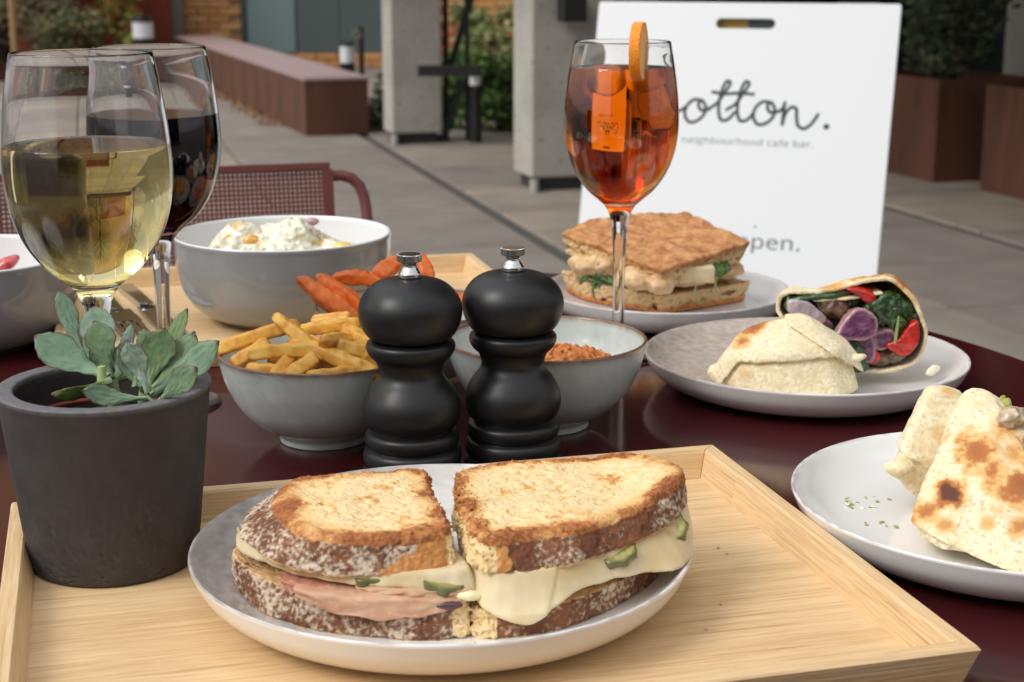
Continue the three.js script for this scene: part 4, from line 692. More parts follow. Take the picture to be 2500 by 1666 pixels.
// ───────────── focaccia sandwich ─────────────
{
  const t = thing('focaccia_sandwich', 'focaccia sandwich with browned top, chicken, cheese and rocket', 'sandwich', 0.122, 0.0068, 1.285);
  const tilt = f => (f - 1.30) * 0.16, up = (x, f) => 0.008 * smooth(0.066, 0.100, Math.hypot(x - 0.1273, f - 1.264));
  const T = [[0.0410, 1.2960], [0.0820, 1.3380], [0.1530, 1.3440], [0.1965, 1.2700], [0.1170, 1.2010]];
  const Bq = [[0.0450, 1.2980], [0.0840, 1.3350], [0.1510, 1.3400], [0.1880, 1.2740], [0.1180, 1.2120]];
  const st = loft(T, Bq, 0.0665, 0.0460, 5, true), sb = loft([[0.0410, 1.3020], [0.1200, 1.2300], [0.2010, 1.2860], [0.1640, 1.3440], [0.0800, 1.3420]], [[0.0460, 1.3010], [0.1210, 1.2360], [0.1950, 1.2870], [0.1620, 1.3380], [0.0820, 1.3360]], 0.0240, 0.0068, 5, true);
  const poro = (x, y, z) => 0.0046 * smooth(0.18, 0.50, N3(x * 125, y * 200, z * 125)) + 0.0018 * smooth(0.15, 0.45, N3(x * 420 + 3, y * 420, z * 420)) + 0.0007 * fbm(x * 500, y * 500, z * 500, 2);
  const crumb = (p, fine) => mix3(mix3(S(226, 196, 148), S(198, 164, 114), clamp(0.5 + fine)), S(150, 116, 74), smooth(0.14, 0.42, N3(p.x * 125, p.y * 200, p.z * 125)) * 0.6);
  blob(t, 'bottom_bread', (x, y0, z) => { const y = y0 - up(x, -z), d = sb(x, y, z); return d > 0.006 || d < -0.008 ? d : d + (y > 0.0105 ? poro(x, y, z) : 0.0006 * fbm(x * 200, y * 200, z * 200, 2)); }, [0.036, 0.004, -1.353], [0.208, 0.040, -1.224], 0.0011, (p, n) => { const y = p.y - up(p.x, -p.z), fine = fbm(p.x * 300, p.y * 300, p.z * 300, 3); return mix3(crumb(p, fine), mix3(S(206, 142, 82), S(170, 100, 56), clamp(0.5 + fine * 1.5)), smooth(0.0145, 0.0100, y + 0.002 * fine)); }, breadMat, 0.006);
  blob(t, 'top_bread', (x, y0, z) => { const f = -z, y = y0 - tilt(f) - 0.0070 * fbm(x * 30, 1, z * 30, 3) * smooth(0.040, 0.060, y0), d = st(x, y, z); return d > 0.006 || d < -0.008 ? d : d + (y > 0.0630 ? 0.0024 * fbm(x * 150, y * 170, z * 170, 3) : poro(x, y, z)); }, [0.034, 0.022, -1.354], [0.206, 0.086, -1.192], 0.0011, (p, n) => { const y = p.y - tilt(-p.z), fine = fbm(p.x * 300, p.y * 300, p.z * 300, 3), big = fbm(p.x * 70, 2, p.z * 70, 3); const top = smooth(0.0575, 0.0630, y + 0.003 * fine); let c = mix3(S(206, 152, 98), S(158, 100, 60), clamp(0.5 + big * 1.3 + fine * 1.1)); c = mix3(c, S(222, 182, 130), smooth(0.12, 0.5, fine - big * 0.4) * 0.7); return mix3(crumb(p, fine), c, top); }, breadMat, 0.006);
  const chk = (x, y, z) => { let d = 1; for (const [a, b, f, r, s, q] of [[0.100, 0.0385, 1.232, 0.016, 0.009, 0.02], [0.118, 0.0365, 1.222, 0.012, 0.009, 0.02], [0.075, 0.0440, 1.262, 0.010, 0.008, 0.015], [0.140, 0.0345, 1.255, 0.022, 0.007, 0.02], [0.175, 0.0360, 1.285, 0.018, 0.007, 0.025], [0.120, 0.0370, 1.290, 0.05, 0.008, 0.045], [0.066, 0.0400, 1.292, 0.018, 0.010, 0.026]]) d = smin(d, sdEll(x - a, y - b, z + f, r, s, q), 0.003); return Math.abs(d) > 0.008 ? d : d + 0.0036 * fbm(x * 120, y * 190, z * 120, 3); };
  blob(t, 'chicken_filling', chk, [0.044, 0.024, -1.34], [0.198, 0.056, -1.196], 0.0013, p => mix3(S(222, 192, 148), S(196, 156, 112), clamp(0.5 + fbm(p.x * 130, p.y * 130, p.z * 130, 3) * 1.5)), vcol(0.6), 0.005);
  blob(t, 'cheese_slice', (x, y, z) => sdBox(x - 0.1475, y - 0.0415, z + 1.2350, 0.013, 0.0050, 0.008) - 0.0015 + 0.001 * fbm(x * 120, y * 120, z * 120, 2), [0.130, 0.032, -1.248], [0.166, 0.051, -1.223], 0.0011, cheeseCol, cheeseMat);
  blob(t, 'cheese_slice', (x, y, z) => sdEll(x - 0.0680, y - 0.0460, z + 1.2590, 0.0055, 0.0065, 0.006), [0.060, 0.038, -1.268], [0.076, 0.055, -1.250], 0.0011, cheeseCol, cheeseMat);
  blob(t, 'onion_piece', (x, y, z) => sdEll(x - 0.0735, y - 0.0445, z + 1.2520, 0.0050, 0.0045, 0.0035), [0.066, 0.038, -1.258], [0.081, 0.052, -1.246], 0.001, () => S(168, 104, 100), wetMat);
  // rocket: thin strap leaves hanging from the filling
  const strap = (pts, w, c) => { const cv = new THREE.CatmullRomCurve3(pts.map(p => V3(p[0], p[1], -p[2]))).getPoints(14), pos = [], idx = [], col = []; cv.forEach((p, i) => { const u = i / 14, ww = w * (0.25 + Math.sin(Math.PI * clamp(u * 0.95 + 0.03))) * (1 + 0.35 * Math.sin(i * 2.1)); pos.push(p.x - ww, p.y, p.z + 0.0004, p.x, p.y + 0.0004, p.z + 0.0012, p.x + ww, p.y, p.z + 0.0003); for (let k = 0; k < 3; k++) col.push(...mix3(c, S(130, 158, 90), k === 1 ? 0.4 : 0)); if (i) { const o = (i - 1) * 3; idx.push(o, o + 1, o + 3, o + 1, o + 4, o + 3, o + 1, o + 2, o + 4, o + 2, o + 5, o + 4); } }); const g = new THREE.BufferGeometry(); g.setAttribute('position', new THREE.Float32BufferAttribute(pos, 3)); g.setAttribute('color', new THREE.Float32BufferAttribute(col, 3)); g.setIndex(idx); g.computeVertexNormals(); part(t, 'rocket_leaf', rel(t, g), greensMat); };
  const G1 = S(46, 80, 34), G2 = S(80, 114, 52), G3 = S(170, 182, 110);
  for (let i = 0; i < 22; i++) { const q = rnd(), x = 0.056 + 0.027 * q, y = 0.0365 + rnd(-0.004, 0.003), fo = 1.252 - 0.018 * q; strap([[x + rnd(-0.007, 0.007), y + rnd(-0.001, 0.004), fo], [x + rnd(-0.003, 0.003), y + rnd(-0.003, 0.002), fo - 0.007], [x + rnd(-0.010, 0.010), y - rnd(-0.002, 0.007), fo - 0.009 - rnd(0, 0.003)]], rnd(0.0009, 0.0018), rnd() > 0.45 ? G1 : G2); }
  for (let i = 0; i < 9; i++) { const x = 0.157 + 0.0022 * i; strap([[x + rnd(-0.003, 0.003), 0.0480, 1.244 + i * 0.0016], [x + rnd(-0.004, 0.004), 0.0425, 1.237 + i * 0.0016], [x + rnd(-0.007, 0.007), 0.0380 - rnd(0, 0.004), 1.234 + i * 0.0018]], 0.0024, rnd() > 0.3 ? G1 : G2); }
  strap([[0.1235, 0.0430, 1.216], [0.1225, 0.0330, 1.224], [0.1250, 0.0240, 1.236]], 0.0011, G3); strap([[0.1275, 0.0410, 1.218], [0.1270, 0.0330, 1.226], [0.1275, 0.0270, 1.236]], 0.0012, G2);
  strap([[0.1470, 0.0340, 1.226], [0.1478, 0.0240, 1.236], [0.1545, 0.0140, 1.238]], 0.0007, G3); strap([[0.1660, 0.0400, 1.238], [0.1650, 0.0290, 1.246], [0.1690, 0.0170, 1.250]], 0.0007, G3); strap([[0.0660, 0.0310, 1.245], [0.0660, 0.0220, 1.252], [0.0690, 0.0140, 1.256]], 0.0008, G2);
}

// ───────────── tortilla wraps ─────────────
const hull = (P, k, puff) => { const h = new ConvexHull().setFromPoints(P.map(p => V3(p[0], p[1], -p[2]))), pl = []; for (const f of h.faces) { const n = f.normal, c = n.dot(f.midpoint); if (!pl.some(q => Math.abs(q[0] - n.x) + Math.abs(q[1] - n.y) + Math.abs(q[2] - n.z) < 0.05)) pl.push([n.x, n.y, n.z, c]); } return (x, y, z) => { let d = -1; for (const q of pl) { const e = q[0] * x + q[1] * y + q[2] * z - q[3]; d = d < -0.5 ? e : -smin(-d, -e, k); } return d - puff; }; };
function tortillaColor(spots, k, amount = 1) {
  return p => {
    const a = fbm(p.x * 120 + k, p.y * 120, p.z * 120, 3), b = fbm(p.x * 480, p.y * 480 + k, p.z * 480, 3), fine = N3(p.x * 1400, p.y * 1400, p.z * 1400);
    let c = mix3(S(238, 226, 194), S(222, 202, 158), clamp(0.5 + a * 1.2 + fine * 0.15));
    c = mix3(c, S(184, 170, 130), smooth(0.06, 0.34, b - a * 0.4) * 0.75 * amount); c = mix3(c, S(250, 244, 222), smooth(0.08, 0.34, -b - fine * 0.1) * 0.6);
    let br = 0; for (const [x, y, f, r, s, D] of spots) { let dx = p.x - x, dy = p.y - y, dz = p.z + f; if (D) { const k2 = dx * D[0] + dy * D[1] + dz * D[2]; dx -= D[0] * k2; dy -= D[1] * k2; dz -= D[2] * k2; } const q = Math.hypot(dx, dy, dz) / r; br = Math.max(br, s * smooth(1.2, 0.1, q + (a * 1.1 + b * 0.4) * 0.8)); }
    br = Math.max(br, smooth(0.20, 0.45, fbm(p.x * 62 + k * 3, p.y * 62, p.z * 62, 3)) * 0.35 * amount);
    c = mix3(c, S(220, 176, 110), smooth(0.02, 0.50, br)); c = mix3(c, S(176, 108, 54), smooth(0.40, 0.95, br)); return mix3(c, S(92, 48, 30), smooth(1.00, 1.60, br));
  };
}
{ // closed half at the front of the plate
  const t = thing('wrap_half', 'closed tortilla wrap half with folded flap on the speckled plate', 'wrap', 0.180, 0.0080, 1.000, 'cut vegetable wrap');
  const H0 = hull([[0.1330, 0.0190, 1.0050], [0.1440, 0.0110, 0.9880], [0.1600, 0.0105, 0.9760], [0.1870, 0.0105, 0.9690], [0.2110, 0.0105, 0.9700], [0.2280, 0.0130, 0.9870], [0.1470, 0.0320, 0.9870], [0.1750, 0.0390, 0.9740], [0.2070, 0.0400, 0.9810], [0.2210, 0.0340, 0.9920], [0.1520, 0.0485, 1.0060], [0.1680, 0.0540, 1.0040], [0.1860, 0.0565, 1.0030], [0.2020, 0.0510, 1.0060], [0.2150, 0.0410, 1.0070], [0.1460, 0.0110, 1.0300], [0.2200, 0.0110, 1.0280], [0.1600, 0.0420, 1.0300], [0.2020, 0.0400, 1.0300]], 0.0050, 0.0012);
  const lipAt = x => 0.0335 + 0.115 * (x - 0.146) - 0.5 * Math.pow(Math.max(0, x - 0.19), 1) * 0.2 - 12 * Math.pow(Math.max(0, 0.150 - x), 2) * 10;
  const sdf = (x, y, z) => {
    let b = H0(x, y, z); if (Math.abs(b) > 0.016) return b;
    const f = -z, under = lipAt(x) + 0.0006 * N3(x * 200, 1, 2) - y, on = smooth(1.012, 0.998, f), w = 0.0030 * on;
    let d = b + 0.0008 * smooth(0.010, 0.0, under) * smooth(-0.0005, 0.0008, under) * on;                                            // sheet below the flap
    const flap = Math.max(b - w, under); d = Math.min(d, flap); d = Math.min(d, Math.max(Math.hypot(b - w * 0.35, under - 0.0006) - 0.0019, f - 1.000, 0.1400 - x, x - 0.2200)); // rolled lip
    const l2 = y - (0.0570 - 0.62 * (x - 0.176)), lay = Math.max(b - w - 0.0022, -l2, 0.1790 - x, f - 1.012); d = Math.min(d, lay);   // upper fold on the right shoulder
    d = smin(d, sdEll(x - 0.2225, y - 0.0335 - 0.25 * (x - 0.2225), z + 0.9860, 0.0075, 0.0024, 0.0034), 0.0014); d = smin(d, sdEll(x - 0.1345, y - 0.0200, z + 1.0030, 0.0050, 0.0050, 0.0050), 0.003);
    return d + 0.0016 * fbm(x * 60, y * 60, z * 60, 2) + 0.00035 * fbm(x * 420, y * 420, z * 420, 2);
  };
  blob(t, 'tortilla', sdf, [0.120, 0.006, -1.042], [0.238, 0.066, -0.960], 0.0009, tortillaColor([[0.157, 0.0500, 1.002, 0.013, 1.25], [0.150, 0.0430, 0.996, 0.009, 0.9], [0.166, 0.0545, 1.006, 0.008, 0.9]], 2, 0.8), wrapMat, 0.008);
}
{ // open half: a shell of tortilla around the filling, mouth facing the front
  const t = thing('wrap_half', 'open tortilla wrap half showing purple onion, red pepper and spinach', 'wrap', 0.2280, 0.0080, 1.0550, 'cut vegetable wrap');
  const M0 = smoothPoly([[0.1770, 0.0560], [0.1785, 0.0670], [0.1870, 0.0715], [0.2010, 0.0705], [0.2100, 0.0730], [0.2260, 0.0775], [0.2380, 0.0800], [0.2520, 0.0800], [0.2640, 0.0715], [0.2725, 0.0570], [0.2775, 0.0440], [0.2760, 0.0310], [0.2690, 0.0210], [0.2520, 0.0155], [0.2380, 0.0148], [0.2250, 0.0180], [0.2100, 0.0270], [0.1880, 0.0450]], 3);
  const mouth = x => 1.0200 - 0.06 * (x - 0.2280);                          // forward distance of the cut face
  const outer = (x, y, z) => { const q = -z - mouth(x), s = sdPoly(x - q * 0.18, y + q * 0.03 * smooth(0.03, 0.08, y), M0); return s + 0.018 * Math.pow(clamp(q / 0.066), 2.2) + 0.020 * smooth(0.055, 0.075, q); };
  const th = 0.0027;
  const shell = (x, y, z) => {
    const q = -z - mouth(x) - 0.0022 * fbm(x * 90, y * 90, 1, 2); let o = outer(x, y, z); if (o > 0.012) return o; if (o < -0.016 && q > 0.004 && q < 0.03 && y < 0.052) return 0.006;
    o += 0.0011 * fbm(x * 75, y * 75, z * 75, 3) + 0.00035 * fbm(x * 400, y * 400, z * 400, 2) + 0.0030 * smooth(0.05, 0.075, y) * N3(x * 60, 3, z * 60);
    let d = Math.max(Math.abs(o + th / 2) - th / 2, -q, q - 0.082, 0.0068 - y);
    const flapD = Math.max(Math.abs(sdPoly(x, y, M0) + 0.0075 + 0.004 * Math.sin((x - 0.21) * 60)) - 0.0010, -(q + 0.0005), q - 0.03, 0.060 - y, 0.2000 - x, x - 0.2470);   // inner roll of the tortilla
    return Math.min(d, flapD);
  };
  blob(t, 'tortilla', shell, [0.168, 0.006, -1.108], [0.298, 0.092, -1.008], 0.0010, tortillaColor([[0.236, 0.078, 1.035, 0.014, 1.5], [0.262, 0.074, 1.030, 0.017, 1.25], [0.250, 0.078, 1.04, 0.012, 1.1], [0.215, 0.074, 1.028, 0.012, 0.7], [0.270, 0.060, 1.03, 0.012, 0.7]], 5, 0.8), wrapMat, 0.012);
  const bit = (name, c, r, rot, col, amp, mat = wetMat, cell = 0.0009) => { const e = new THREE.Euler(...rot), q = new THREE.Quaternion().setFromEuler(e), R = Math.max(...r) + 0.003; const g = nets((x, y, z) => { const d = sdEll(x, y, z, ...r); return Math.abs(d) > 0.006 ? d : d + amp * fbm(x * 160 + c[0] * 900, y * 160, z * 160, 3) - 0.0; }, [-R, -R, -R], [R, R, R], cell, 0.004); g.applyQuaternion(q); paint(g, p => col(p)); const m = part(t, name, g, mat); m.position.set(c[0] - t.position.x, c[1] - (t.position.y - TBL), -c[2] - t.position.z); return m; };
  const wedge = (name, c, pts, depth, rot, col) => { const P = smoothPoly(pts, 3); const xs = pts.map(p => Math.abs(p[0])), ys = pts.map(p => Math.abs(p[1])), A = Math.max(...xs) + 0.003, B2 = Math.max(...ys) + 0.003; const g = nets((x, y, z) => { const s = sdPoly(x, y, P), v = Math.abs(z) - depth, r = 0.0015; const d = Math.min(Math.max(s + r, v + r), 0) + Math.hypot(Math.max(s + r, 0), Math.max(v + r, 0)) - r; return Math.abs(d) > 0.005 ? d : d + 0.0017 * fbm(x * 130 + c[0] * 800, y * 130, z * 130, 3) + 0.0003 * N3(x * 700, y * 700, z * 700); }, [-A, -B2, -depth - 0.003], [A, B2, depth + 0.003], 0.0008, 0.004); paint(g, (p, n) => col(p, sdPoly(p.x, p.y, P), n)); const m = part(t, name, g, wetMat); m.position.set(c[0] - t.position.x, c[1] - (t.position.y - TBL), -c[2] - t.position.z); m.rotation.set(...rot); return m; };
  const onion = (p, s) => { let c = mix3(S(118, 72, 104), S(82, 42, 74), clamp(0.5 + fbm(p.x * 260, p.y * 260, p.z * 260, 3) * 1.8)); c = mix3(c, S(196, 150, 150), smooth(0.0030, 0.0, -s) * 0.75); return c; };
  const pale = (p, s) => mix3(mix3(S(196, 178, 190), S(164, 146, 158), clamp(0.5 + fbm(p.x * 180, p.y * 60, p.z * 60, 3) * 1.8)), S(176, 138, 112), smooth(0.006, 0.014, p.x) * 0.7);
  const red = p => mix3(S(196, 44, 34), S(160, 28, 26), clamp(0.5 + fbm(p.x * 150, p.y * 150, p.z * 150, 2) * 1.6));
  const green = p => mix3(S(54, 84, 42), S(34, 58, 32), clamp(0.5 + fbm(p.x * 220, p.y * 220, p.z * 220, 3) * 1.8));
  const mush = p => mix3(S(120, 94, 72), S(78, 58, 46), clamp(0.5 + fbm(p.x * 240, p.y * 240, p.z * 240, 3) * 1.8));
  wedge('onion_piece', [0.1970, 0.0570, 1.0230], [[-0.0135, 0.0075], [-0.004, 0.0080], [0.0060, 0.0030], [0.0135, -0.0070], [0.0080, -0.0090], [-0.006, -0.0040], [-0.0130, 0.0000]], 0.004, [0, 0.15, 0], pale);
  wedge('onion_piece', [0.2285, 0.0490, 1.0150], [[-0.0145, -0.0055], [-0.0030, 0.0100], [0.0030, 0.0115], [0.0125, 0.0050], [0.0125, -0.0065], [0.0010, -0.0100], [-0.0110, -0.0090]], 0.006, [-0.2, 0.1, 0], onion);
  wedge('onion_piece', [0.2370, 0.0330, 1.0200], [[-0.006, 0.008], [0.004, 0.009], [0.007, 0.000], [0.004, -0.010], [-0.001, -0.010], [-0.004, 0.0]], 0.005, [0, -0.2, 0.1], onion);
  wedge('onion_piece', [0.2490, 0.0385, 1.0215], [[-0.008, 0.004], [0.004, 0.007], [0.008, 0.001], [0.000, -0.007], [-0.006, -0.006]], 0.005, [0, 0.1, 0], onion);
  wedge('red_pepper_piece', [0.2610, 0.0385, 1.0170], [[-0.0115, -0.0030], [-0.0030, 0.0010], [0.0040, 0.0120], [0.0085, 0.0135], [0.0105, 0.0050], [0.0080, -0.0060], [0.0010, -0.0105], [-0.0060, -0.0075]], 0.005, [0, -0.15, 0], red);
  wedge('red_pepper_piece', [0.2320, 0.0690, 1.0230], [[-0.0110, 0.0040], [0.0020, 0.0040], [0.0095, 0.0010], [0.0080, -0.0045], [0.0020, -0.0035], [-0.0040, 0.0015]], 0.006, [0.2, 0, -0.1], red);
  bit('mushroom_piece', [0.2150, 0.0595, 1.0270], [0.0120, 0.0085, 0.0080], [0, 0, -0.3], mush, 0.004);
  bit('mushroom_piece', [0.2480, 0.0255, 1.0240], [0.0080, 0.0065, 0.0070], [0, 0, 0.3], mush, 0.003);
  bit('filling_core', [0.2280, 0.0420, 1.0520], [0.0400, 0.0225, 0.0190], [0, 0, 0.25], p => mix3(S(112, 98, 70), S(140, 112, 84), clamp(0.5 + fbm(p.x * 120, p.y * 120, p.z * 120, 3) * 2)), 0.006, wetMat, 0.0016);
  bit('spinach_leaf', [0.2500, 0.0580, 1.0200], [0.0125, 0.0100, 0.0040], [0.2, 0.2, -0.7], green, 0.005); bit('spinach_leaf', [0.2570, 0.0500, 1.0190], [0.0060, 0.0110, 0.0030], [0.1, 0.1, 0.3], green, 0.004);
  bit('spinach_leaf', [0.1950, 0.0480, 1.0230], [0.0130, 0.0030, 0.0060], [0.2, 0, -0.55], green, 0.002); bit('spinach_leaf', [0.2270, 0.0290, 1.0150], [0.0085, 0.0110, 0.0026], [0, 0.2, 0.5], green, 0.003);
  bit('spinach_leaf', [0.2060, 0.0670, 1.0250], [0.0200, 0.0026, 0.0060], [0, 0, 0.1], green, 0.002); bit('spinach_leaf', [0.2310, 0.0215, 1.0160], [0.0090, 0.0050, 0.0030], [0, 0.3, -0.3], green, 0.002);
  bit('spinach_stem', [0.2555, 0.0445, 1.0130], [0.0012, 0.0120, 0.0012], [0.1, 0, -0.06], () => S(140, 160, 92), 0.0004, wetMat, 0.0005);
  bit('spinach_leaf', [0.2180, 0.0395, 1.0220], [0.0110, 0.0036, 0.0050], [0, 0.2, -0.6], green, 0.003); bit('spinach_leaf', [0.2420, 0.0600, 1.0250], [0.0100, 0.0060, 0.0040], [0, 0.2, 0.5], green, 0.004); bit('spinach_leaf', [0.2640, 0.0570, 1.0230], [0.0050, 0.0090, 0.0040], [0, 0, 0.5], green, 0.003);
  wedge('onion_piece', [0.2080, 0.0480, 1.0260], [[-0.008, 0.003], [0.006, 0.004], [0.008, -0.003], [-0.004, -0.004]], 0.004, [0, 0.2, -0.6], onion); wedge('red_pepper_piece', [0.2410, 0.0265, 1.0180], [[-0.004, 0.003], [0.004, 0.004], [0.005, -0.003], [-0.003, -0.004]], 0.003, [0, 0, 0.3], red); bit('mushroom_piece', [0.2580, 0.0270, 1.0220], [0.0080, 0.0050, 0.0060], [0, 0, 0.5], mush, 0.003); bit('mushroom_piece', [0.2200, 0.0690, 1.0280], [0.0090, 0.0040, 0.0060], [0, 0, 0.1], mush, 0.003);
  for (const [x, y, f, a, b, r] of [[0.2700, 0.0480, 1.0240, 0.0040, 0.0080, 0.2], [0.2560, 0.0660, 1.0260, 0.0090, 0.0040, -0.5], [0.2280, 0.0620, 1.0300, 0.0090, 0.0050, 0.3], [0.2420, 0.0450, 1.0280, 0.0080, 0.0060, 0.2], [0.2590, 0.0330, 1.0260, 0.0080, 0.0050, 0.4], [0.2160, 0.0330, 1.0220, 0.0070, 0.0040, -0.6], [0.1860, 0.0620, 1.0250, 0.0050, 0.0050, 0.5]]) bit('spinach_leaf', [x, y, f], [a, b, 0.0050], [0.1, 0.2, r], green, 0.005);
  bit('cheese_scrap', [0.2820, 0.0180, 1.0150], [0.0060, 0.0030, 0.0020], [0, 0, 0.6], () => S(226, 220, 190), 0.002);
}
{ // large browned wrap on the white plate: two halves
  const t2 = thing('wrap_half', 'pale tortilla wrap half with a pointed corner leaning behind the browned half', 'wrap', 0.2150, 0.0100, 0.7750, 'browned tortilla wrap');
  const H2 = hull([[0.1935, 0.0330, 0.7600], [0.2005, 0.0200, 0.7620], [0.2080, 0.0140, 0.7640], [0.2300, 0.0140, 0.7700], [0.2185, 0.0680, 0.7900], [0.2330, 0.0665, 0.7900], [0.2060, 0.0450, 0.7760], [0.2420, 0.0400, 0.7760], [0.2100, 0.0140, 0.7920], [0.2400, 0.0140, 0.7950], [0.2200, 0.0650, 0.8050], [0.2360, 0.0620, 0.8050], [0.2000, 0.0300, 0.7850]], 0.0060, 0.0022);
  const W2 = (x, y, z) => { let d = H2(x, y, z); if (Math.abs(d) > 0.012) return d; const tip = sdEll(x - 0.1965, y - 0.0325, z + 0.7625, 0.0080, 0.0040, 0.0060); d = smin(d, tip, 0.008); const fold = (x - 0.2000) * 0.55 + (y - 0.0390) * 0.83; d += 0.0014 * smooth(0.0006, -0.0006, fold); return d + 0.0008 * fbm(x * 90, y * 260, z * 90, 3) + 0.0003 * fbm(x * 500, y * 500, z * 500, 2); };
  blob(t2, 'tortilla', W2, [0.178, 0.008, -0.812], [0.250, 0.082, -0.738], 0.0008, tortillaColor([[0.229, 0.070, 0.785, 0.009, 0.75], [0.220, 0.046, 0.775, 0.006, 0.5]], 7, 0.75), wrapMat, 0.01);
  const t = thing('wrap_half', 'large folded tortilla half with dark brown scorch marks', 'wrap', 0.2350, 0.0080, 0.7200, 'browned tortilla wrap');
  // a folded parcel: a ridge climbs from the low left tip to the torn top at the back
  const H1 = hull([[0.1880, 0.0230, 0.7040], [0.1900, 0.0150, 0.7030], [0.1960, 0.0115, 0.6960], [0.2120, 0.0110, 0.6820], [0.2340, 0.0110, 0.6730], [0.2900, 0.0110, 0.6700], [0.3080, 0.0250, 0.6900], [0.3000, 0.0450, 0.7200], [0.2560, 0.0660, 0.7420], [0.2400, 0.0740, 0.7480], [0.2300, 0.0790, 0.7540], [0.2250, 0.0760, 0.7560], [0.2080, 0.0480, 0.7290], [0.1950, 0.0350, 0.7120], [0.2150, 0.0115, 0.7550], [0.2500, 0.0115, 0.7740], [0.3000, 0.0115, 0.7600], [0.2500, 0.0600, 0.7640], [0.2200, 0.0430, 0.6980], [0.2480, 0.0400, 0.6830]], 0.0055, 0.0020);
  const W1 = (x, y, z) => {
    let d = H1(x, y, z); d = Math.max(d, 0.0090 - y); if (Math.abs(d) > 0.014) return d;
    const seam = y - (0.0240 - 0.42 * (x - 0.188) + 2.2 * Math.pow(Math.max(0, x - 0.188), 2)), front = smooth(-0.722, -0.706, z);
    d += 0.0034 * smooth(0.0005, -0.0008, seam) * front;                                                          // lower layer sits behind the fold
    const torn = y - 0.0770 - 0.006 * fbm(x * 240, 1, z * 240, 3) + Math.max(0, x - 0.238) * 0.55; d = Math.max(d, torn);
    return d + 0.0024 * fbm(x * 48, y * 48, z * 48, 2) + 0.00055 * fbm(x * 300, y * 300, z * 300, 3) + 0.0010 * smooth(0.2, 0.5, N3(x * 90, y * 40, z * 60));
  };
  const RD = [0.300, -0.315, -0.900];
  blob(t, 'tortilla', W1, [0.176, 0.006, -0.772], [0.312, 0.086, -0.660], 0.0008, tortillaColor([[0.2053, 0.0409, 0.70, 0.0095, 1.6], [0.1945, 0.0305, 0.70, 0.0085, 0.95], [0.1890, 0.0270, 0.70, 0.0060, 0.7], [0.2173, 0.0616, 0.70, 0.0125, 1.15], [0.2263, 0.0509, 0.70, 0.0110, 0.9], [0.2391, 0.0422, 0.70, 0.0130, 1.2], [0.2045, 0.0240, 0.70, 0.0060, 0.7], [0.2405, 0.0240, 0.70, 0.0065, 0.8], [0.2286, 0.0722, 0.70, 0.0085, 0.75], [0.2550, 0.0480, 0.70, 0.0120, 1.0], [0.2249, 0.0253, 0.70, 0.0050, 0.5], [0.2350, 0.0600, 0.70, 0.0080, 0.7]].map(q => [...q, RD]), 11, 1), wrapMat, 0.012);
  const fill = (n, c, r, col) => blob(t, n, (x, y, z) => sdEll(x - c[0], y - c[1], z + c[2], ...r) + 0.0060 * fbm(x * 150, y * 150, z * 150, 4), [c[0] - r[0] - 0.003, c[1] - r[1] - 0.003, -c[2] - r[2] - 0.003], [c[0] + r[0] + 0.003, c[1] + r[1] + 0.003, -c[2] + r[2] + 0.003], 0.0009, col, wetMat);
  fill('chicken_filling', [0.2420, 0.0680, 0.7300], [0.0070, 0.0060, 0.006], p => mix3(S(206, 188, 158), S(160, 134, 104), clamp(0.5 + fbm(p.x * 300, p.y * 300, p.z * 300, 2) * 1.6)));
  fill('chicken_filling', [0.2520, 0.0600, 0.7180], [0.0090, 0.0060, 0.007], p => mix3(S(206, 178, 138), S(160, 124, 88), clamp(0.5 + fbm(p.x * 300, p.y * 300, p.z * 300, 2) * 1.6)));
  fill('pickle_piece', [0.2520, 0.0530, 0.7020], [0.0060, 0.0040, 0.004], p => mix3(S(168, 172, 62), S(140, 144, 50), clamp(0.5 + N3(p.x * 300, p.y * 300, 0))));
  fill('pickle_piece', [0.2415, 0.0745, 0.7360], [0.0025, 0.0026, 0.002], () => S(176, 176, 90));
}
{ // herb flecks and crumbs on the white plate
  const g = []; const base = [[0.1790, 0.7760, 18], [0.1900, 0.7850, 6], [0.1860, 0.7480, 7]]; const yAt = (x, f) => { const r = Math.hypot(x - 0.2510, f - 0.7430); return 0.0072 + (r > 0.078 ? (r - 0.078) * 0.45 + Math.pow(Math.max(0, r - 0.092), 1.0) * 0.35 : 0); };
  for (const [x, f, n] of base) for (let i = 0; i < n; i++) { const X = x + rnd(-0.010, 0.010), F = f + rnd(-0.007, 0.007); if (Math.hypot(X - 0.2510, F - 0.7430) > 0.084) continue; const q = new THREE.IcosahedronGeometry(rnd(0.0005, 0.0014), 0); q.scale(1.3, 0.35, 0.8); q.rotateY(rnd(0, 6)); const c = rnd() > 0.25 ? S(146, 158, 96) : S(236, 232, 220); q.deleteAttribute('uv'); paint(q, () => c); q.translate(X, yAt(X, F) + 0.0004, -F); g.push(q); }
  const m = part(scene, 'herb_flecks', mergeGeometries(g).translate(0, TBL, 0), vcol(0.7)); tag(m, 'tiny green herb flecks and crumbs scattered on the white plate', 'crumbs', null, 'stuff');
}

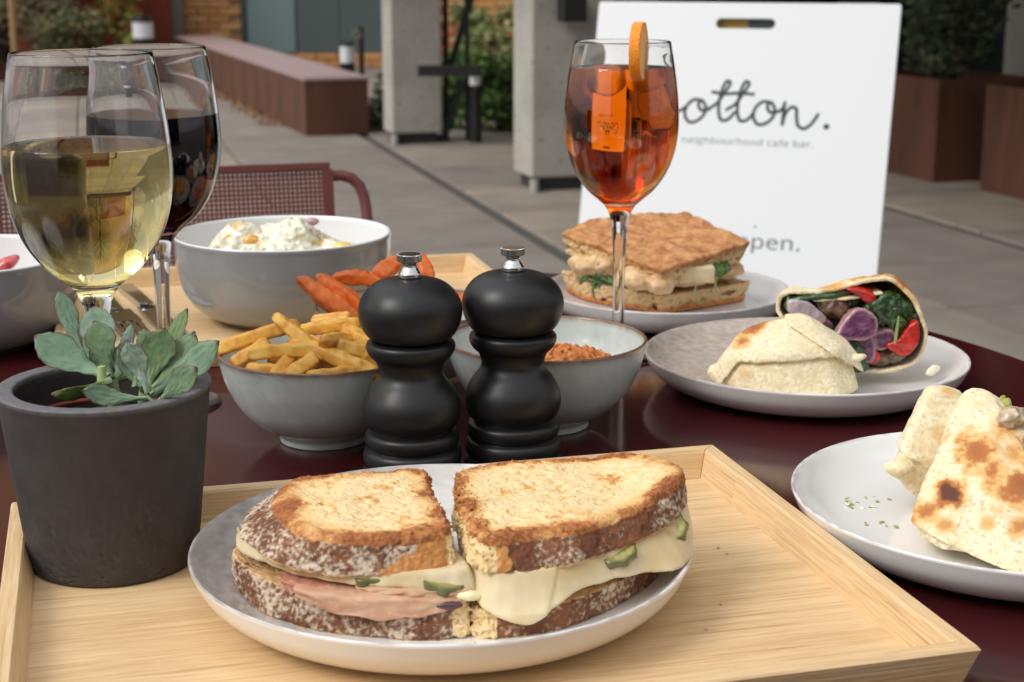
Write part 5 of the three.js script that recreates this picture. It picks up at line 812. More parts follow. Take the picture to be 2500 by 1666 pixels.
{ // toast crumbs on the front tray and plate
  const g = []; for (let i = 0; i < 46; i++) { const a = rnd(0, 6.28), r = i < 30 ? rnd(0.113, 0.150) : rnd(0.06, 0.085), X = PC[0] + r * Math.cos(a), Fo = PC[1] + r * Math.sin(a); if (i < 30 && (Fo > 0.79 + X * 0.26 || X < -0.14 || Fo < 0.56)) continue; const q = new THREE.IcosahedronGeometry(rnd(0.0004, 0.0011), 0); q.scale(1.2, 0.6, 0.9); q.rotateY(rnd(0, 6)); const c = rnd() > 0.4 ? S(206, 160, 100) : S(120, 76, 46); q.deleteAttribute('uv'); paint(q, () => c); q.translate(X, (i < 30 ? 0.0052 : 0.0122) + 0.0003, -Fo); g.push(q); }
  const m = part(scene, 'toast_crumbs', mergeGeometries(g).translate(0, TBL, 0), vcol(0.8)); tag(m, 'brown toast crumbs scattered around the sandwich plate', 'crumbs', null, 'stuff');
}

// ───────────── fries, wedges, breaded piece ─────────────
function stick(a, b, w, h, o = {}) {           // bent rounded bar from a to b, points (x, height, forward)
  const A = V3(a[0], a[1], -a[2]), B = V3(b[0], b[1], -b[2]), D = B.clone().sub(A), L = D.length(), dir = D.clone().normalize(); const upv = Math.abs(dir.y) > 0.9 ? V3(0, 0, 1) : V3(0, 1, 0), side = V3().crossVectors(dir, upv).normalize(), up = V3().crossVectors(side, dir).normalize(); const ca = Math.cos(o.roll || 0), sa = Math.sin(o.roll || 0), s2 = side.clone().multiplyScalar(ca).addScaledVector(up, sa), u2 = up.clone().multiplyScalar(ca).addScaledVector(side, -sa);
  const nu = 34, nv = 28, pos = [], col = [], idx = [], k = o.k || 0, C = A.clone().add(B).multiplyScalar(0.5);
  for (let i = 0; i <= nu; i++) { const u = i / nu, e = Math.min(u, 1 - u), cap = Math.sqrt(clamp(1 - Math.pow(1 - clamp(e / (o.cap || 0.13)), 2), 0.0, 1)), tw = (o.taper || 0), ww = w * (1 - tw * Math.abs(u - 0.5) * 1.2) * mix(0.15, 1, cap), hh = h * (1 - tw * Math.abs(u - 0.5) * 1.2) * mix(0.15, 1, cap), bend = (o.bend || 0) * Math.sin(Math.PI * u);
    for (let j = 0; j < nv; j++) { const t = j / nv * Math.PI * 2, c = Math.cos(t), s = Math.sin(t), pw = o.pw || (o.round ? 1 : 0.50), X = Math.sign(c) * Math.pow(Math.abs(c), pw) * ww, Y = Math.sign(s) * Math.pow(Math.abs(s), pw) * hh; const p = A.clone().addScaledVector(D, u).addScaledVector(s2, X).addScaledVector(u2, Y + bend); const nz = fbm(p.x * 130 + k, p.y * 130, p.z * 130, 3) * (o.rough || 0.0020) + N3(p.x * 800, p.y * 800, p.z * 800 + k) * 0.00022; p.addScaledVector(s2, c * nz).addScaledVector(u2, s * nz); pos.push(p.x - C.x, p.y - C.y, p.z - C.z); const edge = Math.max(0, Math.abs(c * s) * 2 - 0.75) * 2.2; col.push(...o.color(p, u, edge, k)); } }
  for (let i = 0; i < nu; i++) for (let j = 0; j < nv; j++) { const p = i * nv + j, q = i * nv + (j + 1) % nv; idx.push(p, p + nv, q, q, p + nv, q + nv); }
  for (const i of [0, nu]) { const c = pos.length / 3, o0 = i * nv; let x = 0, y = 0, z = 0; for (let j = 0; j < nv; j++) { x += pos[(o0 + j) * 3]; y += pos[(o0 + j) * 3 + 1]; z += pos[(o0 + j) * 3 + 2]; } pos.push(x / nv, y / nv, z / nv); col.push(...o.color(i ? B : A, i ? 1 : 0, 0, k)); for (let j = 0; j < nv; j++) { const p = o0 + j, q = o0 + (j + 1) % nv; i ? idx.push(c, q, p) : idx.push(c, p, q); } }
  const g = new THREE.BufferGeometry(); g.setAttribute('position', new THREE.Float32BufferAttribute(pos, 3)); g.setAttribute('color', new THREE.Float32BufferAttribute(col, 3)); g.setIndex(idx);
  let vol = 0; for (let i = 0; i < idx.length; i += 3) { const a3 = V3().fromArray(pos, idx[i] * 3), b3 = V3().fromArray(pos, idx[i + 1] * 3), c3 = V3().fromArray(pos, idx[i + 2] * 3); vol += a3.dot(b3.cross(c3)); } if (vol < 0) for (let i = 0; i < idx.length; i += 3) { const q = idx[i]; idx[i] = idx[i + 1]; idx[i + 1] = q; } g.setIndex(idx);
  g.computeVertexNormals(); return [g, C];
}
const fryCol = (p, u, edge, k) => { const a = fbm(p.x * 140 + k, p.y * 140, p.z * 140, 3), b = N3(p.x * 900, p.y * 900, p.z * 900), e = smooth(0.10, 0.0, Math.min(u, 1 - u)); let c = mix3(S(242, 192, 92), S(222, 154, 54), clamp(0.45 + a * 1.8 + b * 0.2 + Math.sin(k * 5) * 0.2)); c = mix3(c, S(196, 124, 44), clamp(edge * 0.95 + e * 0.8 + smooth(0.08, 0.4, a) * 0.7)); return mix3(c, S(140, 84, 40), smooth(0.34, 0.55, a + e * 0.25 + b * 0.08) * 0.7); };
const F = (a, b, w, h, o = {}) => { const [g, C] = stick(a, b, w, h, { color: fryCol, k: F.n * 3.7, ...o }); F.n++; const m = new THREE.Mesh(g, fryMat); m.name = numbered('potato_fry'); m.position.copy(C); m.position.y += TBL; m.castShadow = m.receiveShadow = true; scene.add(m); tag(m, o.label || 'golden potato fry buried under the others in the bowl', 'fry', 'fries in the bowl'); return m; }; F.n = 0;
F([-0.1772, 0.0581, 0.9080], [-0.1263, 0.0744, 0.9080], 0.0048, 0.0043, { roll: 0.2, bend: 0.001, label: 'long golden fry poking over the bowl rim beside the succulent' });
F([-0.1418, 0.0796, 0.9092], [-0.1082, 0.0589, 0.8868], 0.0046, 0.0043, { roll: 0.5, taper: 0.3, label: 'tapered fry with a browned tip lying across the pile' });
F([-0.1353, 0.0637, 0.9329], [-0.0917, 0.0693, 0.9351], 0.0041, 0.0040, { roll: 0.1, label: 'pale straight fry at the back of the fries heap' });
F([-0.1549, 0.0600, 0.8881], [-0.1011, 0.0600, 0.8869], 0.0043, 0.0041, { bend: 0.0035, roll: 0.15, label: 'slightly bent fry lying along the front of the pile' });
F([-0.1320, 0.0668, 0.8974], [-0.0760, 0.0512, 0.8716], 0.0046, 0.0041, { bend: 0.0015, roll: -0.2, label: 'long fry slanting down to the rim beside the black mill' });
F([-0.1095, 0.0695, 0.8836], [-0.0995, 0.0605, 0.9284], 0.0048, 0.0046, { round: 1, label: 'fry seen end-on as a round browned nub' });
F([-0.1054, 0.0634, 0.8967], [-0.0786, 0.0566, 0.9023], 0.0050, 0.0048, { roll: 0.4, label: 'broad browned fry next to the black mill' });
F([-0.1651, 0.0524, 0.8933], [-0.1439, 0.0636, 0.9057], 0.0046, 0.0043, { roll: 0.7, label: 'short fry tucked under the long fry at the bowl rim' });
F([-0.1309, 0.0505, 0.8712], [-0.1141, 0.0595, 0.8858], 0.0048, 0.0045, { roll: 0.6, label: 'stubby fry end standing up behind the bowl rim' });
F([-0.0887, 0.0585, 0.8879], [-0.0753, 0.0495, 0.8901], 0.0044, 0.0043, { roll: 0.3, label: 'small fry resting on the rim against the black mill' });
F([-0.1031, 0.0664, 0.9341], [-0.0829, 0.0596, 0.9139], 0.0044, 0.0041, { roll: 0.2, label: 'thin fry dropping behind the browned fry' });
F([-0.1254, 0.0648, 0.9565], [-0.0986, 0.0692, 0.9475], 0.0044, 0.0043, { round: 1, label: 'short rounded fry in front of the salad bowl' });
F([-0.1554, 0.0520, 0.8885], [-0.1286, 0.0525, 0.8785], 0.0044, 0.0041, { roll: 0.3, label: 'low fry lying flat inside the bowl rim' });
F([-0.1385, 0.0495, 0.8709], [-0.1295, 0.0595, 0.8911], 0.0043, 0.0041, { roll: 0.8, label: 'short fry leaning on the inner wall of the bowl' });
F([-0.1186, 0.0519, 0.8686], [-0.0884, 0.0531, 0.8764], 0.0044, 0.0043, { roll: 0.2, label: 'straight fry lying just above the bowl rim' });
for (let i = 0; i < 22; i++) { const a = rnd(0, 6.28), r = rnd(0, 0.024), x = -0.115 + r * Math.cos(a), f = 0.918 + r * Math.sin(a), d = rnd(0, 3.14), L = rnd(0.014, 0.021), y = 0.030 + 0.029 * (i / 22); F([x - L * Math.cos(d), y + rnd(-0.004, 0.004), f - L * Math.sin(d)], [x + L * Math.cos(d), y + rnd(-0.004, 0.004), f + L * Math.sin(d)], rnd(0.0038, 0.0050), rnd(0.0036, 0.0046), { roll: rnd(0, 1.5), taper: rnd(0, 0.4) }); }
const wedgeCol = (p, u, edge, k) => { const a = fbm(p.x * 110 + k, p.y * 110, p.z * 110, 3), b = N3(p.x * 800, p.y * 800, p.z * 800), e = smooth(0.12, 0.0, Math.min(u, 1 - u)); let c = mix3(S(240, 128, 46), S(216, 94, 30), clamp(0.5 + a * 2.0 + b * 0.35)); c = mix3(c, S(166, 66, 30), clamp(edge * 0.4 + e * 0.4 + smooth(0.1, 0.4, -a) * 0.6)); return mix3(c, S(232, 150, 90), smooth(0.25, 0.6, b * 0.8 + a) * 0.65); };
const Wd = (a, b, w, h, o = {}) => { const [g, C] = stick(a, b, w, h, { color: wedgeCol, k: 40 + Wd.n * 2.9, taper: 0.72, rough: 0.0026, pw: 0.5, cap: 0.22, ...o }); Wd.n++; const m = new THREE.Mesh(g, fryMat); m.name = numbered('sweet_potato_wedge'); m.position.copy(C); m.position.y += TBL; m.castShadow = m.receiveShadow = true; scene.add(m); tag(m, o.label || 'orange sweet potato wedge piled in the rear stoneware bowl', 'wedge', 'sweet potato wedges'); }; Wd.n = 0;
Wd([-0.1440, 0.0790, 1.0300], [-0.0960, 0.0430, 1.0280], 0.0082, 0.0070, { roll: 0.5, label: 'thick sweet potato wedge leaning out over the bowl in front of the salad' }); Wd([-0.1330, 0.0775, 1.0460], [-0.0950, 0.0520, 1.0340], 0.0073, 0.0057, { roll: 0.2, label: 'sweet potato wedge lying behind the thick leaning one' }); Wd([-0.1260, 0.0710, 1.0600], [-0.0880, 0.0690, 1.0560], 0.0069, 0.0051, { bend: 0.003, label: 'curved sweet potato wedge touching the potato salad bowl' });
Wd([-0.1010, 0.0660, 1.0640], [-0.0760, 0.0840, 1.0740], 0.0073, 0.0066, { roll: 0.6, label: 'browned sweet potato wedge rising behind the black mill' }); Wd([-0.0640, 0.0840, 1.0880], [-0.0560, 0.0560, 1.0700], 0.0060, 0.0049); Wd([-0.0720, 0.0600, 1.0200], [-0.0400, 0.0640, 1.0300], 0.0073, 0.0061, { roll: 0.3 }); Wd([-0.0600, 0.0620, 1.0500], [-0.0250, 0.0580, 1.0420], 0.0069, 0.0057); Wd([-0.1000, 0.0580, 1.0180], [-0.0620, 0.0520, 1.0140], 0.0073, 0.0061);
for (let i = 0; i < 6; i++) { const a = i * 1.05, r = 0.016; Wd([-0.072 + r * Math.cos(a), 0.036 + i * 0.003, 1.044 + r * Math.sin(a)], [-0.072 - 1.4 * r * Math.cos(a + 0.6), 0.040 + i * 0.003, 1.044 - 1.4 * r * Math.sin(a + 0.6)], 0.0069, 0.0057); }
{
  const fried = (label, c, r, yaw, tiltZ, k) => { const t = thing('breaded_piece', label, 'breaded food', c[0], c[1] - r[1], c[2], 'breaded pieces in the bowl'); const g = nets((x, y, z) => { const d = sdEll(x, y + 0.08 * x * x / r[0], z, ...r); return Math.abs(d) > 0.006 ? d : d + 0.0019 * fbm(x * 200 + k, y * 200, z * 200, 3) - 0.0022 * smooth(0.05, 0.45, N3(x * 330, y * 330 + k, z * 330)); }, [-r[0] - 0.004, -r[1] - 0.004, -r[2] - 0.004], [r[0] + 0.004, r[1] + 0.004, r[2] + 0.004], 0.0008, 0.005); paint(g, (p, n) => { const a = fbm(p.x * 240 + k, p.y * 240, p.z * 240, 3), b = N3(p.x * 700, p.y * 700, p.z * 700); return mix3(mix3(S(212, 132, 62), S(176, 92, 38), clamp(0.5 + a * 1.3)), S(232, 166, 92), smooth(0.1, 0.5, b + a * 0.5) * 0.7); }); const m = part(t, 'crumb_coating', g, friedMat); m.position.y = r[1]; m.rotation.set(0, yaw, tiltZ); };
  fried('golden breaded strip lying against the bowl wall', [0.0400, 0.0420, 0.9380], [0.0290, 0.0110, 0.0130], 0.2, -0.16, 1); fried('golden breaded piece half hidden by the black mill', [0.0060, 0.0380, 0.9440], [0.0200, 0.0110, 0.0130], -0.4, 0.1, 6); fried('golden breaded piece at the bottom of the bowl', [0.0230, 0.0270, 0.9600], [0.0260, 0.0100, 0.0140], 0.5, 0, 9);
}

// ───────────── salads ─────────────
{
  const t = thing('potato_salad', 'creamy potato salad with bits of red onion heaped in the grey bowl', 'salad', -0.1825, 0.0300, 1.2336);
  const B = [[-0.214, 0.068, 1.222, 0.019], [-0.228, 0.060, 1.230, 0.014], [-0.200, 0.062, 1.212, 0.015], [-0.173, 0.070, 1.224, 0.019], [-0.160, 0.064, 1.232, 0.014], [-0.182, 0.060, 1.208, 0.013], [-0.142, 0.059, 1.222, 0.013], [-0.130, 0.055, 1.232, 0.012], [-0.150, 0.056, 1.206, 0.012], [-0.222, 0.055, 1.208, 0.012], [-0.190, 0.055, 1.250, 0.022], [-0.160, 0.052, 1.255, 0.020], [-0.215, 0.052, 1.255, 0.018], [-0.183, 0.040, 1.232, 0.045]];
  blob(t, 'dressed_potatoes', (x, y, z) => { let d = 1; for (const [a, b, f, r] of B) d = smin(d, len3(x - a, (y - b) * 1.05, z + f) - r, 0.0035); d = Math.max(d, 0.018 - y); return Math.abs(d) > 0.01 ? d : d + 0.0050 * fbm(x * 130, y * 130, z * 130, 4) + 0.0008 * N3(x * 420, y * 420, z * 420); }, [-0.250, 0.014, -1.292], [-0.108, 0.094, -1.180], 0.0014, p => { const a = fbm(p.x * 90, p.y * 90, p.z * 90, 3), b = N3(p.x * 330, p.y * 330, p.z * 330); let c = mix3(S(242, 238, 222), S(226, 220, 192), clamp(0.5 + a * 1.2)); c = mix3(c, S(218, 178, 98), smooth(0.13, 0.34, a) * 0.8); c = mix3(c, S(150, 160, 104), smooth(0.34, 0.55, b) * 0.7); return mix3(c, S(150, 98, 120), smooth(0.22, 0.40, fbm(p.x * 120 + 9, p.y * 120, p.z * 120, 2)) * 0.75); }, wetMat, 0.008);
  const bit = (n, c, r, col) => blob(t, n, (x, y, z) => sdEll(x - c[0], y - c[1], z + c[2], ...r) + 0.001 * fbm(x * 200, y * 200, z * 200, 2), [c[0] - r[0] - 0.002, c[1] - r[1] - 0.002, -c[2] - r[2] - 0.002], [c[0] + r[0] + 0.002, c[1] + r[1] + 0.002, -c[2] + r[2] + 0.002], 0.0011, col, wetMat);
  bit('potato_chunk', [-0.203, 0.0725, 1.2060], [0.0075, 0.0055, 0.005], p => mix3(S(226, 180, 92), S(206, 150, 64), clamp(0.5 + N3(p.x * 200, p.y * 200, p.z * 200)))); bit('potato_chunk', [-0.1330, 0.0660, 1.2150], [0.0085, 0.0045, 0.006], () => S(226, 196, 96)); bit('onion_piece', [-0.1580, 0.0850, 1.2260], [0.0060, 0.0030, 0.004], () => S(182, 140, 152)); bit('onion_piece', [-0.2300, 0.0640, 1.2150], [0.0030, 0.0040, 0.003], () => S(140, 70, 108));
}
{
  const t = thing('tomato_salad', 'chopped red tomato and onion salad in the grey bowl behind the wine', 'salad', -0.4150, 0.0300, 1.1650);
  const add = (n, c, r, rot, col) => { const g = nets((x, y, z) => sdEll(x, y, z, ...r) + 0.0012 * fbm(x * 130 + c[0] * 500, y * 130, z * 130, 2), [-r[0] - 0.003, -r[1] - 0.003, -r[2] - 0.003], [r[0] + 0.003, r[1] + 0.003, r[2] + 0.003], 0.0012); paint(g, p => mix3(col, mix3(col, [1, 1, 1], 0.25), clamp(0.3 + fbm(p.x * 150, p.y * 150, p.z * 150, 2)))); const m = part(t, n, g, wetMat); m.position.set(c[0] - t.position.x, c[1] - 0.03, -c[2] - t.position.z); m.rotation.set(...rot); };
  add('tomato_piece', [-0.3790, 0.0640, 1.1500], [0.0130, 0.0048, 0.0070], [0.2, 0.3, 0.45], S(186, 30, 34)); add('tomato_piece', [-0.4000, 0.0560, 1.1450], [0.0140, 0.0080, 0.0090], [0, 0.8, 0], S(190, 36, 34)); add('onion_piece', [-0.3740, 0.0560, 1.1400], [0.0110, 0.0050, 0.0070], [0, 0.3, -0.4], S(176, 116, 120)); add('onion_piece', [-0.3820, 0.0500, 1.1360], [0.0110, 0.0060, 0.0080], [0, 0.9, 0.2], S(206, 150, 146));
  for (let i = 0; i < 14; i++) { const a = rnd(0, 6.28), r = rnd(0, 0.042); add(i % 3 ? 'tomato_piece' : 'onion_piece', [-0.415 + r * Math.cos(a), rnd(0.030, 0.052), 1.165 + r * Math.sin(a)], [rnd(0.009, 0.014), rnd(0.006, 0.009), rnd(0.008, 0.011)], [rnd(-0.5, 0.5), rnd(0, 3), rnd(-0.5, 0.5)], i % 3 ? S(184, 36, 34) : S(180, 120, 130)); }
}

// ───────────── orange slice and ice in the spritz ─────────────
{
  const t = thing('orange_slice', 'round orange slice perched on the rim of the spritz glass', 'orange slice', 0.0868, 0.2030, 1.0900);
  const R = 0.0198, H = 0.0037; const g = new THREE.CylinderGeometry(R, R, H * 2, 72, 1, true); const rind = nets((x, y, z) => { const q = Math.hypot(x, y), d = Math.max(q - R, 0.0178 - q, Math.abs(z) - H); return d + 0.0003 * N3(x * 700, y * 700, z * 700) - 0.0; }, [-0.022, -0.022, -0.007], [0.022, 0.022, 0.007], 0.0006); paint(rind, p => { const q = Math.hypot(p.x, p.y); return mix3(mix3(S(255, 186, 44), S(255, 160, 24), clamp(0.5 + N3(p.x * 600, p.y * 600, p.z * 600))), S(250, 226, 178), smooth(0.0190, 0.0180, q)); });
  const fl = nets((x, y, z) => Math.max(Math.hypot(x, y) - 0.0178, Math.abs(z) - H + 0.0004 + 0.0003 * fbm(x * 300, y * 300, z, 2)), [-0.02, -0.02, -0.007], [0.02, 0.02, 0.007], 0.0006); paint(fl, p => { const a = Math.atan2(p.y, p.x), q = Math.hypot(p.x, p.y), seg = Math.abs(((a / (Math.PI * 2) * 10) % 1 + 1) % 1 - 0.5); return mix3(mix3(S(255, 212, 70), S(255, 190, 40), clamp(0.5 + N3(a * 40, q * 260, p.z * 200))), S(252, 220, 150), Math.max(smooth(0.46, 0.5, seg) * 0.8, smooth(0.0022, 0.0010, q))); });
  const grp = [['peel', rind, vcol(0.7, { transmission: 0.4, thickness: 0 })], ['flesh', fl, vcol(0.9, { transmission: 0.6, thickness: 0 })]]; for (const [n, q, m] of grp) { const p = part(t, n, q, m); p.position.y = 0.0215; p.rotation.y = 76 * Math.PI / 180; }
  const ice = phys([1, 1, 1], 0.5, { transmission: 1, thickness: 0.02, ior: 1.04 });
  for (const [x, y, f, s, r] of [[0.0690, 0.2025, 1.1250, 0.0105, 0.4], [0.0900, 0.2020, 1.1380, 0.0100, 1.1]]) { const g2 = nets((a, b, c) => sdBox(a, b, c, s - 0.0085, s - 0.0085, s - 0.0085) - 0.0085 + 0.0014 * fbm(a * 90 + r * 30, b * 90, c * 90, 2), [-s - 0.002, -s - 0.002, -s - 0.002], [s + 0.002, s + 0.002, s + 0.002], 0.0012); const m = new THREE.Mesh(g2, ice); m.name = numbered('ice_cube'); m.position.set(x, TBL + y, -f); m.rotation.set(r, r * 2, r * 0.6); scene.add(m); tag(m, 'cloudy ice cube floating in the orange spritz', 'ice cube', 'ice cubes in the spritz'); }
}

// ───────────── cutlery ─────────────
{
  const dark = std([0.45, 0.46, 0.48], 0.12, { metalness: 1 });
  const k = thing('table_knife', 'polished steel knife lying on the rear tray by the salad bowl', 'cutlery', -0.3080, 0.0052, 1.2820, 'cutlery on the rear tray'); const L = (a, b, w0, w1, y0, y1) => { const s = new THREE.Shape(); const D = [b[0] - a[0], b[1] - a[1]], l = Math.hypot(...D), n = [-D[1] / l, D[0] / l]; s.moveTo(a[0] + n[0] * w0, a[1] + n[1] * w0); s.lineTo(b[0] + n[0] * w1, b[1] + n[1] * w1); s.quadraticCurveTo(b[0] + D[0] / l * w1 * 1.5, b[1] + D[1] / l * w1 * 1.5, b[0] - n[0] * w1, b[1] - n[1] * w1); s.lineTo(a[0] - n[0] * w0, a[1] - n[1] * w0); s.closePath(); const g = new THREE.ExtrudeGeometry(s, { depth: y1 - y0, bevelEnabled: true, bevelSize: 0.0006, bevelThickness: 0.0006, bevelSegments: 2 }); g.rotateX(-Math.PI / 2); g.translate(0, y0 + 0.0006, 0); return g; };
  part(k, 'handle', L([-0.030, 0.060], [0.006, -0.016], 0.0060, 0.0050, 0, 0.0045), dark); part(k, 'blade', L([0.0065, -0.017], [0.048, -0.108], 0.0075, 0.0085, 0.0008, 0.0018), dark);
  const f = thing('table_fork', 'polished steel fork lying beside the knife on the rear tray', 'cutlery', -0.3330, 0.0052, 1.2700, 'cutlery on the rear tray');
  part(f, 'handle', L([-0.030, 0.070], [0.010, -0.020], 0.0060, 0.0045, 0, 0.0035), dark); part(f, 'head', L([0.0105, -0.021], [0.028, -0.060], 0.0100, 0.0110, 0.0006, 0.0022), dark); for (let i = 0; i < 4; i++) { const o = (i - 1.5) * 0.0056; part(f, 'tine', L([0.0285 + o, -0.063 + o * 0.4], [0.0450 + o, -0.102 + o * 0.4], 0.0016, 0.0012, 0.0008, 0.0022), dark); }
}

// ───────────── succulent ─────────────
{
  const t = thing('succulent_plant', 'blue green succulent with rounded red edged leaves in the concrete pot', 'plant', -0.1780, 0.0720, 0.7050);
  const leafM = vcol(0.62, { specularIntensity: 0.5, clearcoat: 0.12, clearcoatRoughness: 0.4 });
  const wp = [[0, 0.20], [0.12, 0.20], [0.30, 0.40], [0.50, 0.76], [0.64, 1.0], [0.78, 0.90], [0.88, 0.62], [0.955, 0.28], [1, 0.02]]; const wAt = u => { for (let i = 1; i < wp.length; i++) if (u <= wp[i][0]) { const a = wp[i - 1], b = wp[i], q = (u - a[0]) / (b[0] - a[0]); return mix(a[1], b[1], q * q * (3 - 2 * q)); } return 0.05; };
  function leaf(b, tip, w, nrm, o = {}) {
    const A = V3(b[0], b[1], -b[2]), B = V3(tip[0], tip[1], -tip[2]), D = B.clone().sub(A), dir = D.clone().normalize(); const n0 = V3(...nrm).normalize(), side = V3().crossVectors(dir, n0).normalize(), n = V3().crossVectors(side, dir).normalize();
    const nu = 36, nv = 18, pos = [], col = [], idx = [], bend = o.bend ?? 0.004, cup = o.cup ?? 0.24, th = o.th ?? 0.0016, k = o.k || b[0] * 999, tone = o.tone || 0;
    for (const sgn of [1, -1]) for (let i = 0; i <= nu; i++) for (let j = 0; j <= nv; j++) {
      const u = i / nu, v = (j / nv) * 2 - 1, ww = wAt(u) * w * 0.93 * (1 + 0.05 * N3(u * 3, v, k)), e = Math.sqrt(Math.max(0, 1 - v * v)), thick = th * (0.35 + 0.65 * e) * (u < 0.3 ? 1.3 - u : 1) * smooth(0, 0.04, 1 - u);
      const curl = bend * (Math.sin(Math.PI * u) ) - (o.droop || 0) * u * u; const edgeLift = cup * ww * v * v + 0.0004 * N3(u * 9, v * 4, k);
      const p = A.clone().addScaledVector(D, u).addScaledVector(side, v * ww).addScaledVector(n, -curl + edgeLift + sgn * thick * e * 0.9); pos.push(p.x, p.y, p.z);
      const dots = smooth(0.30, 0.42, N3(p.x * 900, p.y * 900, p.z * 900 + k)) * smooth(0.2, 0.5, u), bl = fbm(p.x * 120, p.y * 120, p.z * 120 + k, 3); let c = sgn > 0 ? mix3(S(130, 154, 128), S(98, 126, 100), clamp(0.5 + bl * 0.8)) : mix3(S(116, 134, 82), S(88, 108, 56), clamp(0.5 + bl * 1.2));
      if (tone > 0) c = mix3(c, S(98, 120, 56), tone); if (tone < 0) c = mix3(c, S(196, 208, 200), -tone * clamp(0.5 + bl * 2));
      c = mix3(c, S(66, 96, 76), dots * 0.42 * (sgn > 0 ? 1 : 0.4)); const rim = Math.max(smooth(0.86, 0.97, Math.abs(v)) * smooth(0.35, 0.6, u), smooth(0.93, 0.99, u)); c = mix3(c, S(88, 48, 52), rim); c = mix3(c, S(170, 184, 150), smooth(0.25, 0.0, u) * 0.6); col.push(...c);
    }
    const N1 = (nu + 1) * (nv + 1); for (let s = 0; s < 2; s++) for (let i = 0; i < nu; i++) for (let j = 0; j < nv; j++) { const p = s * N1 + i * (nv + 1) + j, q = p + nv + 1; s ? idx.push(p, p + 1, q, p + 1, q + 1, q) : idx.push(p, q, p + 1, p + 1, q, q + 1); }
    const g = new THREE.BufferGeometry(); g.setAttribute('position', new THREE.Float32BufferAttribute(pos, 3)); g.setAttribute('color', new THREE.Float32BufferAttribute(col, 3)); g.setIndex(idx); g.computeVertexNormals();
    const P0 = V3().fromBufferAttribute(g.attributes.normal, Math.floor(nu / 2) * (nv + 1) + nv / 2); if (P0.dot(n) < 0) { for (let i = 0; i < idx.length; i += 3) { const q = idx[i]; idx[i] = idx[i + 1]; idx[i + 1] = q; } g.setIndex(idx); g.computeVertexNormals(); }
    part(t, 'leaf', rel(t, g), leafM);
  }
  const c1 = [-0.1846, 0.0960, 0.695], c2 = [-0.1668, 0.0915, 0.690];
  leaf([-0.1850, 0.0985, 0.6940], [-0.2195, 0.1165, 0.7000], 0.0105, [0.25, 0.75, 0.65], { bend: 0.0035, cup: 0.18 });
  leaf([-0.1830, 0.0985, 0.6900], [-0.2045, 0.0965, 0.6700], 0.0050, [-0.05, -0.45, 0.9], { tone: 0.95, bend: -0.002 });
  leaf([-0.1665, 0.0905, 0.6860], [-0.1915, 0.0978, 0.6720], 0.0056, [0.15, 0.55, 0.8], { cup: 0.35 });
  leaf([-0.2000, 0.1020, 0.7130], [-0.2148, 0.1325, 0.7260], 0.0056, [0.55, 0.05, 0.85], { bend: 0.002, cup: 0.25 });
  leaf([-0.1900, 0.0980, 0.7060], [-0.1965, 0.1262, 0.7200], 0.0100, [-0.05, 0.05, 1], { bend: 0.002, tone: -0.25 });
  leaf([-0.1850, 0.0970, 0.6990], [-0.1925, 0.1228, 0.7040], 0.0078, [0.35, 0.1, 0.95], { bend: -0.001, cup: 0.30, tone: 0.35 });
  leaf([-0.1850, 0.1000, 0.7120], [-0.1820, 0.1150, 0.7310], 0.0034, [0.1, 0.5, 0.9], { tone: -0.4 });
  leaf([-0.1740, 0.0930, 0.6980], [-0.1785, 0.1140, 0.7010], 0.0066, [-0.6, 0.05, 0.75], { tone: 0.45 });
  leaf([-0.1660, 0.0930, 0.6880], [-0.1728, 0.1178, 0.6850], 0.0070, [-0.15, 0.12, 1], { bend: 0.001, tone: -0.75, cup: 0.2 });
  leaf([-0.1680, 0.0930, 0.6960], [-0.1608, 0.1188, 0.7060], 0.0088, [0.05, 0.05, 1], { tone: 0.55 });
  leaf([-0.1720, 0.0960, 0.7040], [-0.1725, 0.1165, 0.7160], 0.0055, [-0.2, 0.1, 1], { tone: 0.4 });
  leaf([-0.1660, 0.0920, 0.6960], [-0.1468, 0.1145, 0.7090], 0.0090, [-0.30, 0.35, 0.9], { tone: 0.4, cup: 0.2 });
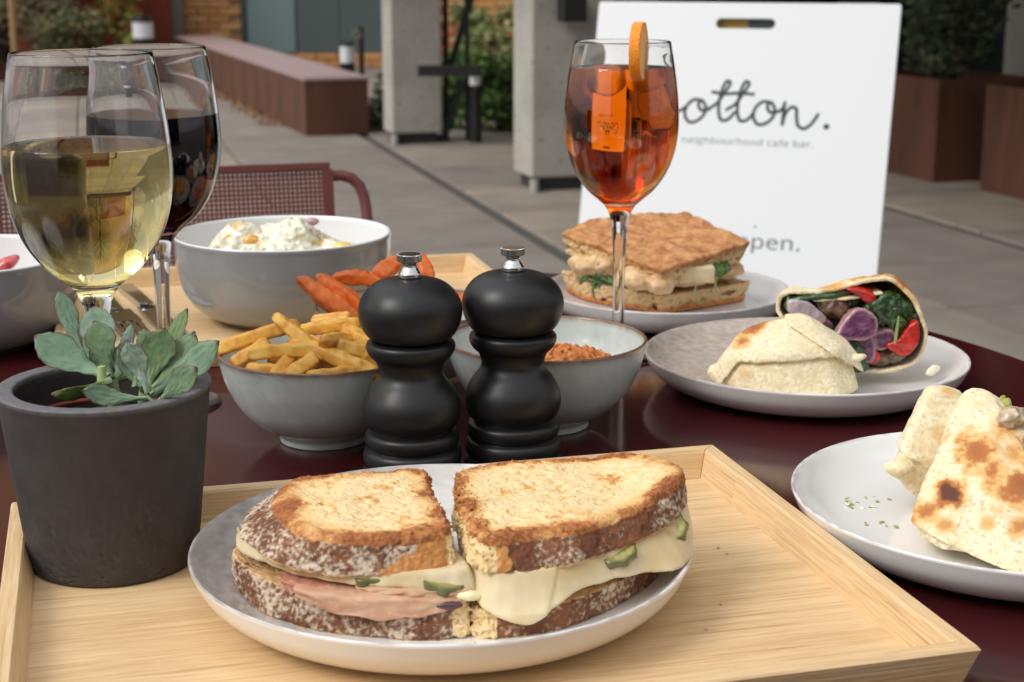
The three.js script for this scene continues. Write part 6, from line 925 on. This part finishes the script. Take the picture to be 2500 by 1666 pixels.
  leaf([-0.1660, 0.0970, 0.7060], [-0.1526, 0.1250, 0.7200], 0.0046, [-0.4, 0.05, 0.9], { tone: 0.7, bend: 0.001, cup: 0.3 });
  leaf([-0.1650, 0.0905, 0.6920], [-0.1338, 0.1150, 0.6960], 0.0080, [-0.15, 0.45, 0.9], { bend: 0.0035, cup: 0.15 });
  leaf([-0.1590, 0.0905, 0.6820], [-0.1400, 0.1080, 0.6750], 0.0068, [-0.1, 0.25, 1], { tone: 0.15, bend: -0.001 });
  leaf([-0.1650, 0.0910, 0.6850], [-0.1575, 0.0925, 0.6795], 0.0032, [0, 0.9, 0.4], {});
  leaf([-0.1640, 0.0960, 0.7080], [-0.1505, 0.1130, 0.7240], 0.0055, [-0.2, 0.4, 0.9], { tone: -0.3 });
  leaf([-0.1710, 0.0920, 0.7000], [-0.1800, 0.1050, 0.7250], 0.0060, [0, 0.7, 0.6], {}); leaf([-0.1900, 0.0960, 0.7040], [-0.2080, 0.1050, 0.7300], 0.0070, [0.2, 0.8, 0.5], {});
  for (let i = 0; i < 9; i++) { const a = -0.6 + i * 0.62, cc = i % 2 ? c1 : c2, r = rnd(0.012, 0.019), y = rnd(0.100, 0.112); leaf([cc[0], cc[1] - 0.002, cc[2] + 0.006], [cc[0] + r * Math.cos(a), y, cc[2] + 0.010 + r * 0.9 * Math.abs(Math.sin(a))], rnd(0.0045, 0.0068), [-0.4 * Math.cos(a), 0.6, 0.6], { tone: rnd(0, 0.5), k: i * 7.7, cup: 0.3 }); }
  for (const [c, s] of [[c1, [-0.1830, 0.0660, 0.7040]], [c2, [-0.1720, 0.0660, 0.7000]]]) part(t, 'stem', rel(t, tube([[s[0], s[1], -s[2]], [(s[0] + c[0]) / 2, 0.082, -(s[2] + c[2]) / 2], [c[0], c[1] + 0.002, -c[2]]], 0.0034, 16, 12)), std(S(150, 162, 122), 0.6));
  const stub = new THREE.CylinderGeometry(0.0017, 0.0024, 0.007, 14); stub.translate(-0.1868, 0.1010, -0.6900); part(t, 'cut_stub', rel(t, stub), std(S(166, 178, 120), 0.6));
}
shade(scene);
renderer.render(scene, camera);
